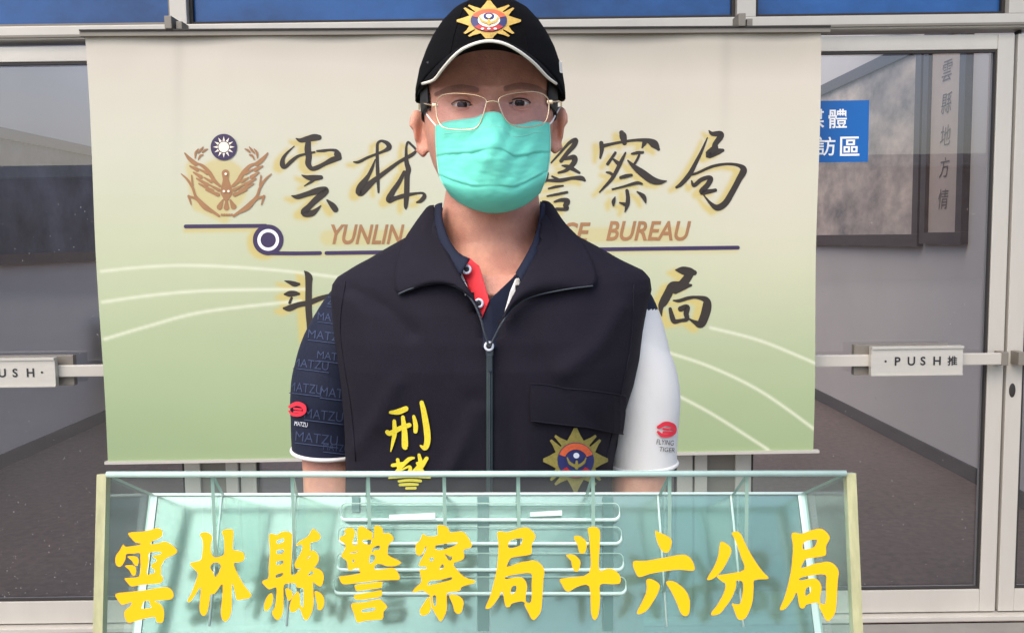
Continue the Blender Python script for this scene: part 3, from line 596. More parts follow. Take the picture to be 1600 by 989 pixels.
for s, x0, x1, y1 in (('YUNLIN', 517, 632, 382), ('COUNTY', 665, 785, 381), ('POLICE', 797, 923, 378.5), ('BUREAU', 947, 1080, 376.5)):
    vs, fs = text_geo(s, 31, .022, .28, width=x1 - x0); vs, fs = gridded(vs, fs, 14)
    pyd('lettering', [bpl(x0 + x, y1 - y) for x, y in vs], fs, M['brown'], bn)
# scroll line with its ring
geo = stroke_geo(0, 0, 1, [[(290, 354, 2.6), (350, 353.5, 2.6), (415, 353, 2.6)], [(415, 395.5, 2.6), (460, 396, 2.6), (500, 395.5, 2.6)], [(510, 395.5, 2.6), (800, 391.5, 2.6), (1153, 387, 2.6)]])
geo.append(disc(419, 375, 24, 40, ri=17)); geo.append(disc(419, 375, 12))
strokes_obj('scroll_line', geo, bpl, M['purple'], bn, .0001)
strokes_obj('ring', [disc(419, 375, 17.3, 40)], lambda x, y, s: bpt(x, y, .0009), M['white'], bn)
# emblem
S = 6.18
bird = [[(478,440,36),(480,500,28),(485,570,48),(487,630,56),(485,680,28)], [(450,700,8),(420,765,26)], [(487,700,9),(487,770,26)], [(525,700,8),(556,762,26)]]
half = [[(85,245,5),(130,300,17),(190,350,20)], [(205,345,8),(260,370,14),(320,430,17),(370,510,17),(425,562,10)], [(135,370,6),(205,405,18)], [(170,430,6),(240,475,18)], [(200,490,6),(300,548,17)], [(222,540,6),(350,610,17)], [(290,600,6),(405,645,17)],
 [(225,400,6),(300,440,13)], [(270,480,5),(340,520,13)], [(320,550,5),(412,600,14)],
 [(50,445,3),(110,500,9),(160,580,10),(190,660,11),(250,720,11),(330,790,13),(415,850,10)], [(122,660,11),(145,740,4)], [(120,660,7),(200,690,12),(270,770,13),(350,812,10)], [(150,460,5),(160,560,8)],
 [(185,290,4),(190,240,9),(215,205,3)], [(215,305,4),(235,270,9),(262,262,3)], [(212,245,4),(238,215,9),(262,185,3)], [(255,240,4),(275,218,9),(305,205,3)]]
strokes = bird + half + [[(970 - x, y, r) for x, y, r in q] for q in half] + [[(440 + 24 * i, 838, 8), (446 + 24 * i, 838, 8)] for i in range(5)]
em = strokes_obj('emblem', stroke_geo(275, 200, S, strokes, 2.0), bpl, M['brown'], bn, .00004)
cx, cy = 275 + 461 / S, 200 + 186 / S
pyd('emblem_disc', [bpt(x, y, .0032) for x, y in disc(cx, cy, 127 / S)[0]], disc(0, 0, 1)[1], M['purple'], em)
geo = [disc(cx, cy, 51 / S)]
for k in range(12):
    a = 2 * math.pi * k / 12 + math.pi / 12 * 0; geo.append(([(cx + math.cos(a - .2) * 60 / S, cy + math.sin(a - .2) * 60 / S), (cx + math.cos(a) * 104 / S, cy + math.sin(a) * 104 / S), (cx + math.cos(a + .2) * 60 / S, cy + math.sin(a + .2) * 60 / S)], [(0, 1, 2)]))
for (x, y) in ((480, 445), (462, 612), (506, 612)): geo.append(disc(275 + x / S, 200 + y / S, 12 / S, 16))
strokes_obj('emblem_sun', geo, lambda x, y, s: bpt(x, y, .0045 + s), M['creamp'], em, .00002)
# rails and clamps
def bar(name, a, b, h, dpt, m, par, y, n=1):
    mb = MB(); p, q = P(*a, y), P(*b, y)
    mb.tube([p, q], [(dpt, h)] * 2, 12, up=(0, 0, 1)); return mb.build(name, m, par)
def prism_bar(name, a, b, h, dpt, m, par, y):
    p, q = P(*a, y), P(*b, y); d_ = (q - p); x = d_.normalized(); zz = Vector((-x.z, 0, x.x)); yy = Vector((0, 1, 0)); mb = MB()
    vs = [p + x * (0 if i == 0 else d_.length) + yy * sy * dpt + zz * sz * h for i in (0, 1) for sy, sz in ((-1, -1), (1, -1), (1, 1), (-1, 1))]
    mb.add(vs, [(0, 1, 2, 3), (7, 6, 5, 4), (0, 4, 5, 1), (1, 5, 6, 2), (2, 6, 7, 3), (3, 7, 4, 0)]); return recalc(mb.build(name, m, par))
prism_bar('top_rail', (129, 54), (1294, 47.5), .011, .022, M['alu2'], bn, YB + .004)
prism_bar('rail_lip', (129, 50.5), (1294, 44), .0025, .026, M['gasket'], bn, YB + .002)
prism_bar('bottom_rail', (165, 722.5), (1279, 704.5), .005, .009, M['plate'], bn, YB)
for px, py in ((280, 42), (1160, 38)):
    c = P(px, py, YB + .03); mb = MB(); mb.box((c.x - .028, YB - .03, c.z - .02), (c.x - .004, YB + .055, c.z + .022), 0, .003); mb.box((c.x + .004, YB - .012, c.z - .018), (c.x + .024, YB + .055, c.z + .008), 0, .003)
    mb.build('hanger_clamp', M['alu2'], bn)


# ------------------------------------------------------------ low building across the forecourt, mirrored in the glass
M['dwin'] = mat('dark_window', (40, 44, 50), .2); M['rwall'] = mat('red_brown_wall', (140, 104, 92), .8, 0, .2, 2)
ob = empty('annex_building', (0, -21, 0), 'low red brown building across the forecourt, behind the camera', 'building')
box('wall', (-26, -27, 0), (26, -21, 3.4), M['rwall'], ob); box('roof', (-26.4, -27.4, 3.41), (26.4, -20.4, 3.75), M['wallext'], ob)
for k in range(12):
    x = -24 + k * 4.2; wn = box('window', (x, -21.05, .9), (x + 2.4, -21.005, 2.5), M['dwin'], ob); box('window_frame', (x - .06, -21.08, .8), (x + 2.46, -21.0055, .89), M['alu'], wn)

M['cable'] = mat('black_cable', (20, 20, 22), .6)
for (y, z, dz, tx, sg) in ((-8, 5.5, .35, 'nearer of two black overhead cables across the forecourt behind the camera', .7), (-9, 6.9, -.3, 'farther of two black overhead cables across the forecourt behind the camera', .5)):
    mb = MB(); mb.tube([(-14 + k, y, z + dz * (k - 14) / 14 + sg * ((k - 14) / 14) ** 2) for k in range(29)], .035, 8); tag(mb.build('overhead_cable', M['cable'], None, True), tx, 'cable', 'overhead cables')
# ------------------------------------------------------------ acrylic lectern
M['clear'] = pane('clear_acrylic', (.90, .95, .93), .022, rmax=.16, diff=(.8, .85, .82), dfac=.03)
M['edge'] = mat('acrylic_edge', (176, 200, 188), .25, 0, .15, 20, spec=.8)
M['edge_y'] = mat('yellowed_acrylic_edge', (176, 174, 132), .3, 0, .3, 14, spec=.8, stretch=(6, 6, 1))
M['edge_w'] = mat('bright_acrylic_edge', (232, 240, 236), .2, spec=.9)
M['teal'] = pane('teal_acrylic', (.55, .85, .8), .24, .13, lin((98, 134, 126)), .50, rmax=.6, rcol=(.66, .80, .75))
M['tealdark'] = mat('dark_teal_strip', (78, 118, 114), .3)
M['yellow'] = mat('yellow_vinyl', (242, 172, 0), .6, spec=.25)
def plane3(pts): a, b, c = pts; return a, (b - a).cross(c - a).normalized()
Fo = P(745, 740, .785); Fb = Vector((Fo.x, .761, Fo.z - .14)); fdir = (Fb - Fo).normalized()
nF = Vector((1, 0, math.tan(R(0.15)))).normalized().cross(fdir).normalized()
if nF.y > 0: nF = -nF
Bo = P(745, 772, .888); bdir = Vector((0, -.055, -.118)).normalized(); nB = Vector((1, 0, 0)).cross(bdir).normalized()
if nB.y > 0: nB = -nB
lec = empty('lectern', (Fo.x, .84, 0), 'clear acrylic lectern with yellow characters in front of the man', 'lectern')
def slab(name, q, th, n, parent, mface, medge, medge_top=None):
    """quad q (4 corners) with thickness th along n; clear faces, visible edges"""
    q = [Vector(p) for p in q]; vs = q + [p + n * th for p in q]
    fs = [(0, 1, 2, 3), (7, 6, 5, 4)] + [(i, i + 4, (i + 1) % 4 + 4, (i + 1) % 4) for i in range(4)]
    o = pyd(name, vs, fs, [mface, medge, medge_top or medge], parent)
    for i, p in enumerate(o.data.polygons): p.material_index = 0 if i < 2 else (2 if i == 2 else 1)
    return recalc(o)
FL = PP(152, 741, Fo, nF); FR = PP(1337, 739, Fo, nF); ln = .40
FLb = FL + fdir * ln; FRb = FR + fdir * ln
slab('front_panel', [FL, FR, FRb, FLb], .006, -nF, lec, M['clear'], M['edge_y'], M['edge'])
ends = [PP(237, 773, Bo, nB), PP(1256, 771, Bo, nB)]
lb = (ends[0].z - FLb.z) / -bdir.z; lb = .30
BLb, BRb = ends[0] + bdir * lb, ends[1] + bdir * lb
xi = Vector((.012, 0, 0))
slab('back_panel', [ends[0], ends[1], BRb, BLb], .005, -nB, lec, M['teal'], M['edge'])
for e0, s in ((ends[0], 1), (ends[1], -1)):
    a = e0 + nB * .0015; mb = MB(); x = Vector((s * .0065, 0, 0))
    mb.add([a, a + x, a + x + bdir * lb, a + bdir * lb], [(0, 1, 2, 3)]); mb.build('panel_trim', M['edge_w'], lec)
for F0, F1, B0, B1, s in ((FL, FLb, ends[0], BLb, 1), (FR, FRb, ends[1], BRb, -1)):
    slab('side_panel', [F0 - nF * .0065 + Vector((s * .0005, 0, 0)), B0 - nB * -.001 + Vector((-s * .002, .0, 0)), B1 + Vector((-s * .002, 0, 0)), F1 - nF * .0065 + Vector((s * .0005, 0, 0))], .006, Vector((s, 0, 0)), lec, M['clear'], M['edge'])
    # yellowed polished edge strip at each side of the front
    a = F0 + nF * .0012; x = Vector((s * .0085, 0, 0)); mb = MB()
    vs = [a, a + x, a + x + fdir * ln, a + fdir * ln]; vs += [p - nF * .009 for p in vs]
    mb.add([vs[i] for i in range(8)], [(0, 1, 2, 3), (7, 6, 5, 4), (0, 4, 5, 1), (1, 5, 6, 2), (2, 6, 7, 3), (3, 7, 4, 0)]); recalc(mb.build('panel_edge', M['edge_y'], lec))
mb = MB(); a, b = FL + nF * .001 + Vector((.009, 0, .0)), FR + nF * .001 - Vector((.009, 0, 0)); mb.tube([a, b], .0028, 8); mb.build('top_edge', M['edge'], lec, True)
mb = MB(); mb.tube([ends[0] + nB * .002, ends[1] + nB * .002], .0016, 8); mb.build('top_edge', M['edge_w'], lec, True)
for i, (fx, bx) in enumerate(zip((324, 450, 570, 690, 807, 925, 1046, 1168), (347, 462, 571, 692, 806, 914, 1028, 1142))):
    a = PP(fx, 743, Fo, nF) - nF * .008; b = PP(bx, 774, Bo, nB) + nB * .001
    dn = Vector((0, 0, -.085 if i in (0, 1, 6, 7) else -.05))
    th = .0032
    o = slab('divider', [a, b, b + dn * 1.4, a + dn], th, Vector((1, 0, 0)), lec, M['clear'], M['edge'])
    if i in (0, 1, 6, 7):
        mb = MB(); mb.tube([b, b + bdir * .125], .0011, 6); mb.build('divider_edge', M['edge_w'], lec, True)
floorz = FLb.z
o = slab('case_bottom', [FLb - nF * .007 + Vector((.008, 0, .002)), FRb - nF * .007 + Vector((-.008, 0, .002)), BRb + Vector((-.008, -.002, 0)), BLb + Vector((.008, -.002, 0))], .006, Vector((0, 0, 1)), lec, M['clear'], M['edge'])
# rounded card slots in front of the teal panel
def bp(px, py, off): return PP(px, py, Bo + nB * off, nB)
for x0, x1, y, hh in ((532, 968, 799, 13), (529, 971, 836, 13), (526, 974, 877, 13), (522, 978, 914, 13)):
    r = 9; pts = []
    for cx_, cy_, a0 in ((x1 - r, y - hh + r, -90), (x1 - r, y + hh - r, 0), (x0 + r, y + hh - r, 90), (x0 + r, y - hh + r, 180)):
        pts += [bp(cx_ + r * math.cos(R(a0 + 18 * k)), cy_ + r * math.sin(R(a0 + 18 * k)), .010) for k in range(6)]
    n = len(pts); sl = pyd('card_slot', pts, [tuple(range(n))], M['clear'], lec)
    mb = MB(); mb.tube(pts, .0006, 8, closed=True); mb.build('slot_rim', M['edge'], sl, True)
    mb = MB(); mb.tube([bp(x1, y - hh + r + 4, .011)] + pts[6:17] , [.0004, .0008, .0012, .0015, .0018] + [.0018] * 4 + [.0014, .001, .0006], 8); mb.build('slot_edge', M['edge_w'], sl, True)
for x, wd, y1 in ((755, 9, 985), (950, 8, 985), (556, 6, 800)):
    slab('rear_strut', [bp(x - wd, 776, .0022), bp(x + wd, 776, .0022), bp(x + wd, y1, .0022), bp(x - wd, y1, .0022)], .0012, nB, lec, M['tealdark'], M['tealdark'])
# paper strips lying on the top slot
for x0, x1, y0, y1 in ((608, 680, 801, 813), (828, 878, 797, 807)):
    slab('paper_strip', [bp(x0, y0 + 3, .013), bp(x1, y0, .013), bp(x1, y1 - 2, .013), bp(x0, y1, .013)], .0006, nB, lec, M['white'], M['white'])
# yellow characters on the front
def fplace(x, y, off): return PP(x, y, Fo + nF * (.0012 + off), nF)
for k, ox in (('yun', 170), ('lin', 285), ('xian', 400), ('jing', 520), ('cha', 635), ('ju', 750), ('dou', 865), ('liu', 980), ('fen', 1095), ('ju', 1210)):
    vs, fs = outline_curve(OUT[k][1], 6.183, ox, 820 + (2 if (k == 'ju' and ox > 1000) else 0), .5)
    pyd('character', [fplace(x, -y, .0006 if z > 0 else 0) for x, y, z in vs], fs, M['yellow'], lec)
# pedestal
mb = MB(); mb.box((Fo.x - .16, .76, .03), (Fo.x - .152, .90, floorz - .002)); mb.box((Fo.x + .152, .76, .03), (Fo.x + .16, .90, floorz - .002)); mb.box((Fo.x - .1515, .765, .03), (Fo.x + .1515, .773, floorz - .002)); mb.build('pedestal', M['clear'], lec)
mb = MB(); mb.box((Fo.x - .27, .66, .001), (Fo.x + .27, 1.0, .028), 0, .006); mb.build('base_plate', M['edge'], lec)
# ------------------------------------------------------------ the man
M['skin'] = mat('skin', (206, 150, 124), .46, 0, .16, 26, .4, 500, sss=.2, spec=.4, var2=(176, 120, 104))
M['skinear'] = M['skin']
M['vest'] = mat('black_vest_cloth', (21, 17, 29), .85, 0, .2, 5, .25, 900, spec=.25)
M['polo'] = mat('navy_polo_cloth', (20, 26, 46), .8, 0, .2, 20, .2, 900, spec=.3)
M['polow'] = mat('white_polo_cloth', (212, 210, 206), .8, 0, .04, 6, .15, 900)
M['red'] = mat('red_cloth', (205, 32, 44), .7)
M['capm'] = mat('black_cap_cloth', (7, 7, 9), .9, 0, .2, 30, .25, 800, spec=.12)
M['piping'] = mat('pale_piping', (232, 226, 210), .6)
M['gold'] = mat('gold_thread', (198, 162, 74), .55, 0, .25, 160, .5, 700)
M['goldo'] = mat('olive_gold_thread', (138, 126, 58), .7, 0, .25, 220, .5, 900)
M['orange'] = mat('orange_thread', (206, 92, 52), .6, 0, .2, 200, .4, 700)
M['darkred'] = mat('dark_red_thread', (170, 34, 34), .6)
M['navyt'] = mat('navy_thread', (34, 40, 92), .6)
M['palet'] = mat('pale_thread', (214, 216, 224), .6)
M['yellowt'] = mat('yellow_thread', (220, 200, 48), .75, 0, .12, 260, .5, 900)
M['mask'] = mat('mint_mask_fabric', (108, 214, 190), .75, 0, .04, 10, .15, 1200, sss=.08)
M['maskw'] = mat('pale_mask_binding', (138, 212, 192), .7, 0, .05, 30, .2, 1200)
M['loop'] = mat('white_elastic', (236, 230, 222), .7)
M['wire'] = mat('gold_spectacle_wire', (226, 196, 160), .22, .9)
M['lens'] = pane('spectacle_lens', (.97, .96, .97), .012, rcol=(.9, .72, 1.0), rmax=.25)
M['eyew'] = mat('eye_white', (206, 196, 192), .12, spec=.8)
M['iris'] = mat('iris', (26, 15, 13), .35, spec=.3); M['pupil'] = mat('pupil', (5, 4, 5), .2, spec=.5)
M['hair'] = mat('black_hair', (20, 17, 17), .6, 0, .3, 80, .8, 300, stretch=(1, 1, .15))
M['zip'] = mat('zip_metal', (64, 70, 76), .4, .6); M['zipd'] = mat('zip_tape', (36, 52, 54), .7)
M['trouser'] = mat('dark_trousers', (30, 31, 38), .8); M['shoe'] = mat('black_shoe', (14, 14, 14), .35)
man = empty('person', (0, 1.19, 0), 'man in black cap, mint face mask and black vest standing behind the lectern', 'person')
def ring(py, xl, xr, Yc, bf, bb, e=2.2, n=64, twist=None):
    a_ = P(xl, py, Yc); b_ = P(xr, py, Yc); c = (a_ + b_) / 2; a = (b_.x - a_.x) / 2; out = []
    for k in range(n):
        th = 2 * math.pi * k / n; ct, st = math.cos(th), math.sin(th)
        x = a * math.copysign(abs(ct) ** (2 / e), ct); s = math.copysign(abs(st) ** (2 / e), st)
        out.append(Vector((c.x + x, Yc - (bf if s > 0 else bb) * s, c.z)))
    return out
def loft(tab, pys, e=2.2, n=64, mb=None):
    mb = mb or MB(); mb.rings([ring(py, *interp(tab, py), e=e, n=n) for py in pys]); return mb
HEAD = [(14,745,790,1.165,.03,.03),(22,715,815,1.165,.058,.06),(40,692,838,1.165,.078,.09),(70,672,858,1.165,.088,.105),(100,664,865,1.165,.092,.11),(140,661,868,1.165,.092,.108),(170,662,867,1.165,.092,.10),(200,665,864,1.165,.094,.09),(230,669,859,1.165,.096,.075),(255,676,851,1.165,.097,.06),(280,688,838,1.165,.095,.045),(300,702,822,1.165,.090,.035),(315,720,808,1.165,.08,.03),(326,742,790,1.165,.06,.02)]
NECK = [(265,702,836,1.195,.05,.055),(330,691,845,1.195,.058,.06),(380,690,847,1.2,.062,.066),(402,684,854,1.195,.070,.068),(416,668,872,1.19,.079,.072),(430,648,893,1.185,.090,.078),(455,605,935,1.18,.099,.085)]
VEST = [(336,676,862,1.195,.07,.075),(350,662,878,1.19,.075,.08),(368,638,904,1.185,.08,.085),(388,602,936,1.18,.088,.09),(404,570,962,1.18,.095,.095),(416,545,984,1.18,.10,.10),(426,527,1001,1.18,.104,.104),(438,518,1011,1.18,.108,.108),(455,515,1014,1.18,.113,.112),(480,518,1009,1.18,.12,.117),(520,523,1003,1.18,.127,.12),(560,529,999,1.18,.13,.12),(600,535,991,1.18,.128,.118),(640,540,978,1.18,.125,.115),(680,544,968,1.18,.124,.112),(720,546,960,1.18,.124,.112),(780,545,956,1.18,.125,.113),(880,538,962,1.18,.128,.118),(960,532,968,1.18,.13,.12)]
def shrink(tab, px, b): return [(r[0], r[1] + px, r[2] - px, r[3], r[4] - b, r[5] - b) for r in tab]
BODYT = shrink(VEST, 22, .022)
# --- body (one continuous mesh)
mb = MB()
loft(HEAD, [14, 18, 24, 32, 45, 60, 80, 100, 120, 140, 155, 170, 185, 200, 215, 230, 245, 258, 270, 282, 292, 302, 310, 318, 326], 2.15, 48, mb)
loft(NECK, [265, 300, 330, 355, 380, 395, 408, 420, 432, 444, 455], 2.0, 40, mb)
loft(BODYT, [424, 430, 445, 480, 520, 560, 600, 640, 680, 720, 780, 880, 960], 2.4, 56, mb)
hz = P(750, 960, 1.18).z; hx = P(750, 960, 1.18).x
for s in (-1, 1):
    lx = hx + s * .095
    mb.tube([(lx, 1.19, hz + .06), (lx, 1.19, hz - .05), (lx + s * .005, 1.185, .72), (lx + s * .008, 1.18, .48), (lx + s * .008, 1.195, .30), (lx + s * .008, 1.20, .09), (lx + s * .008, 1.20, .05)], [.10, .095, .08, .058, .056, .038, .04], 24)
    mb.ell((lx + s * .015, 1.14, .045), (.042, .12, .04))
ARM = {-1: [P(600, 492, 1.205), P(556, 520, 1.205), P(524, 590, 1.20), P(514, 690, 1.20), P(516, 730, 1.195), P(520, 790, 1.18), P(527, 880, 1.14), P(536, 960, 1.09)],
       1: [P(930, 490, 1.205), P(970, 518, 1.205), P(995, 590, 1.20), P(1002, 690, 1.20), P(1000, 730, 1.195), P(994, 790, 1.18), P(984, 880, 1.14), P(972, 960, 1.09)]}
for s in (-1, 1):
    A = ARM[s]; mb.tube(A, [.034, .037, .038, .038, .037, .038, .033, .027], 20)
    wv = (A[-1] - A[-2]).normalized(); sd_ = Vector((s, 0, 0)); W = A[-1]
    mb.tube([W - wv * .01, W + wv * .03, W + wv * .075, W + wv * .09], [(.024, .018), (.036, .018), (.041, .017), (.038, .015)], 16, up=(0, 1, 0))
    fwd = Vector((0, -1, 0))
    for i, L_ in enumerate((.068, .078, .073, .058)):
        o_ = W + wv * .08 + sd_ * (-.030 + .020 * i) * -s * s; c1 = o_ + wv * L_ * .45 ; c2 = c1 + (wv * .8 + fwd * .45).normalized() * L_ * .35; c3 = c2 + (wv * .4 + fwd * .8).normalized() * L_ * .3
        mb.tube([o_, c1, c2, c3], [.0095, .0088, .008, .0065], 10)
    o_ = W + wv * .03 - sd_ * .028 ; mb.tube([o_, o_ - sd_ * .022 + wv * .025, o_ - sd_ * .028 + wv * .055, o_ - sd_ * .022 + wv * .075], [.013, .011, .0095, .007], 10)
# ears
for s, ex, eyy in ((-1, 658, 206), (1, 870, 201)):
    rot = Matrix.Rotation(R(s * 34), 3, 'Z') @ Matrix.Rotation(R(s * 4), 3, 'Y')
    c = P(ex, eyy, 1.185)
    mb.ell(c, (.006, .0155, .0275), rot)
    hel = []
    for k in range(13):
        a = R(-120 + 290 * k / 12); hel.append(c + rot @ Vector((s * .004, -.0155 * math.cos(a) * -1 if 0 else .0148 * math.cos(a), .0265 * math.sin(a))))
    mb.tube(hel, .0042, 8)
    mb.ell(P(ex - s * 3, eyy + 30, 1.178), (.006, .008, .010))
body = mb.build('body', M['skin'], man)
applied(body, [('REMESH', dict(mode='VOXEL', voxel_size=.003, adaptivity=0)), ('SMOOTH', dict(factor=.5, iterations=9))])
me = body.data
if not me.materials: me.materials.append(M['skin'])
CI = CROT.inverted()
def proj(v):
    q = CI @ (Vector(v) - CAM); return CX + FPX * q.x / -q.z, CY - FPX * q.y / -q.z
def G(x, s): return math.exp(-(x / s) ** 2)
def facebump(px, py):
    h = 0
    nt_ = interp([(140, .0), (152, .003), (170, .007), (190, .014), (215, .023), (232, .028), (243, .012), (250, 0)], py)[0]
    h += nt_ * G(px - 768, 10 + max(0, py - 170) * .12)
    h -= .0085 * G(math.hypot((px - 724) / 27, (py - 163) / 14), 1) + .0085 * G(math.hypot((px - 811) / 27, (py - 161) / 14), 1)
    h += .0045 * G(py - 139, 9) * G(px - 767, 70)
    h += .005 * G(math.hypot(px - 707, py - 206), 24) + .005 * G(math.hypot(px - 829, py - 204), 24)
    h += .006 * G(math.hypot((px - 768) / 32, (py - 272) / 18), 1)
    return h
for v in me.vertices:
    if v.co.y < 1.15 and v.co.z > 1.45:
        px, py = proj(v.co)
        if 640 < px < 890 and 100 < py < 320: v.co.y -= facebump(px, py) * min(1, (1.15 - v.co.y) / .03)
# ear hollows
bm = bmesh.new(); bm.from_mesh(me)
def near_ear(v):
    if v.y > 1.25 or v.z < 1.45: return None
    px, py = proj(v)
    for s, ex, eyy in ((-1, 656, 206), (1, 872, 201)):
        if abs(px - ex) < 22 and abs(py - eyy) < 44: return s, px - ex, py - eyy
bmesh.ops.subdivide_edges(bm, edges=[e for e in bm.edges if all(near_ear(v.co) for v in e.verts)], cuts=1, use_grid_fill=True); bm.normal_update()
for v in bm.verts:
    q = near_ear(v.co)
    if q and v.normal.y < -.05:
        s, dx, dy = q; v.co.y += .0065 * G(math.hypot((dx + s * 1) / 6.5, (dy - 4) / 19), 1) - .002 * G(math.hypot((dx + s * 5) / 3.5, (dy - 6) / 9), 1)
bm.to_mesh(me); bm.free()
# eyes
EY = [(722, 164.3, 16, 4.5), (812, 161.8, 17, 5.0)]
bm = bmesh.new(); bm.from_mesh(me)
for ex, ey_, hw, hh in EY:
    c = P(ex, ey_, 1.08)
    es = [e for e in bm.edges if all(math.hypot(v.co.x - c.x, v.co.z - c.z) < .022 and v.co.y < 1.13 for v in e.verts)]
    bmesh.ops.subdivide_edges(bm, edges=es, cuts=2, use_grid_fill=True)
bm.to_mesh(me); bm.free()
tree = bvh(body); eyes = []
for ex, ey_, hw, hh in EY:
    ys = hit(ex, ey_, tree).y; Re = .0122; Rs = .0134; yc = ys + Rs - .0045; c = P(ex, ey_, yc); eyes.append((c, Re, ex, ey_, hw, hh))
def smooth01(t): t = max(0, min(1, t)); return t * t * (3 - 2 * t)
for v in me.vertices:
    if v.co.z < 1.5 or v.co.y > 1.13: continue
    for c, Re, ex, ey_, hw, hh in eyes:
        dx, dz = v.co.x - c.x, v.co.z - c.z; d2 = dx * dx * .8 + dz * dz * 1.25
        if d2 < .0133 ** 2:
            ysh = c.y - math.sqrt(.0134 ** 2 - d2); t = smooth01((.0128 - math.sqrt(d2)) / .0035)
            v.co.y = v.co.y * (1 - t) + min(v.co.y + .004, ysh) * t
def lidtop(u): return 1 - abs(u) ** 2.2
bm = bmesh.new(); bm.from_mesh(me); kill = []
for f in bm.faces:
    c0 = f.calc_center_median()
    if c0.y > 1.13 or c0.z < 1.5: continue
    px, py = proj(c0)
    for c, Re, ex, ey_, hw, hh in eyes:
        u_ = (px - ex) / hw
        if abs(u_) < 1 and f.normal.y < .3:
            if -hh * lidtop(u_) < py - ey_ < hh * .8 * lidtop(u_): kill.append(f)
bmesh.ops.delete(bm, geom=kill, context='FACES'); bm.to_mesh(me); bm.free()
me.polygons.foreach_set('use_smooth', [True] * len(me.polygons))
for c, Re, ex, ey_, hw, hh in eyes:
    mb = MB(); rot = (CAM + Vector((0, 0, .02)) - c).to_track_quat('Z', 'Y').to_matrix(); mb.ell(c, (Re, Re, Re), rot, nu=36, nv=36)
    o = mb.build('eye', [M['eyew'], M['iris'], M['pupil']], man, True)
    for i, p in enumerate(o.data.polygons):
        ang = math.pi * (i // 36 + .5) / 36; p.material_index = 2 if ang < .2 else (1 if ang < .52 else 0)
    mb = MB(); pts = []
    for k in range(17):
        u_ = -1.05 + 2.1 * k / 16; px = ex + u_ * hw; py = ey_ - hh * lidtop(min(1, abs(u_))) + (1.0 if abs(u_) > .95 else 0)
        r_ = P(px, py, c.y); dx, dz = r_.x - c.x, r_.z - c.z; pts.append(Vector((r_.x, c.y - math.sqrt(max(1e-7, .0139 ** 2 - dx * dx - dz * dz)), r_.z)))
    mb.tube(pts, [.0003] + [.00095] * 15 + [.0003], 6); mb.build('eyelash', M['hair'], man, True)
tree = bvh(body)
# eyebrows
M['brow'] = mat('eyebrow_hair', (62, 44, 38), .8, alpha=.38)
for pts in ([(682, 148, 2), (700, 141, 4.5), (722, 138, 5), (745, 141, 4)], [(790, 139, 4), (812, 135, 5), (835, 138, 4.5), (852, 145, 2)]):
    g_ = stroke_geo(0, 0, 1, [[(a, b, c) for a, b, c in pts]])
    strokes_obj('eyebrow', g_, lambda x, y, s: hit(x, y, tree, .0012), M['brow'], man)
# hair under the cap
mb = MB(); rs = []
HT = [(r[0], r[1] - 2, r[2] + 2, r[3], r[4] + .003, r[5] + .006) for r in HEAD]
for py in range(110, 236, 6):
    full = ring(py, *interp(HT, py), e=2.15, n=96)
    cut = 9 if py < 178 else 3 + 0 * py
    if py >= 190: cut = -8
    n0 = 96; idx = [(cut - i) % n0 for i in range(0, 48 + 2 * cut + 1)] if cut >= 0 else None
    m_ = 40; a0 = 2 * math.pi * cut / 96; a1 = -math.pi - a0
    t_ = interp(HT, py); A_ = P(t_[0], py, t_[2]); B_ = P(t_[1], py, t_[2]); row = []
    for k in range(m_ + 1):
        th = a0 + (a1 - a0) * k / m_; ct, st = math.cos(th), math.sin(th)
        row.append(Vector(((A_.x + B_.x) / 2 + (B_.x - A_.x) / 2 * math.copysign(abs(ct) ** (2 / 2.15), ct), t_[2] - (t_[3] if st > 0 else t_[4]) * math.copysign(abs(st) ** (2 / 2.15), st), A_.z)))
    rs.append(row)
mb.rings(rs, cap=False, closed=False); o = mb.build('hair', M['hair'], man, True); o.modifiers.new('s', 'SOLIDIFY').thickness = .002
mb = MB(); rnd = random.Random(5)
for s, xa, xb in ((-1, 662, 673), (1, 869, 859)):
    for i in range(130):
        t = rnd.random(); x0 = xa + (xb - xa) * t; y0 = rnd.uniform(146, 168); l_ = rnd.uniform(8, 22) * (1 - .6 * t); x1 = x0 + rnd.uniform(-2.5, 1.5) * -s * -1
        q = []
        for k in range(3):
            h_ = tree.ray_cast(CAM, ray(x0 + (x1 - x0) * k / 2, y0 + l_ * k / 2).normalized())
            if h_[0] is None or h_[0].y > 1.25: q = None; break
            q.append(h_[0] + h_[1] * (.0006 + .0008 * k))
        if q: mb.tube(q, [.0006, .0005, .0002], 4)
mb.build('sideburns', M['hair'], man)
# --- cap
CAPT = [(2.5,754,780,1.17,.012,.012),(6,738,797,1.17,.035,.035),(12,724,813,1.17,.054,.056),(22,707,828,1.17,.070,.075),(40,690,844,1.17,.083,.09),(60,677,857,1.17,.092,.1),(80,667,867,1.17,.097,.108),(110,656,877,1.17,.101,.115),(140,650,882,1.17,.102,.118),(170,650,883,1.17,.102,.118)]
def capP(th, py):
    t_ = interp(CAPT, py); A_ = P(t_[0], py, t_[2]); B_ = P(t_[1], py, t_[2]); ct, st = math.cos(th), math.sin(th); e = 2.1
    return Vector(((A_.x + B_.x) / 2 + (B_.x - A_.x) / 2 * math.copysign(abs(ct) ** (2 / e), ct), t_[2] - (t_[3] if st > 0 else t_[4]) * math.copysign(abs(st) ** (2 / e), st), (A_.z + B_.z) / 2))
def rimpy(th):
    s = math.sin(th); return 159 - (61 * (max(0, s) ** 1.5) if s > 0 else 14 * abs(s))
mb = MB(); n = 96; rs = []
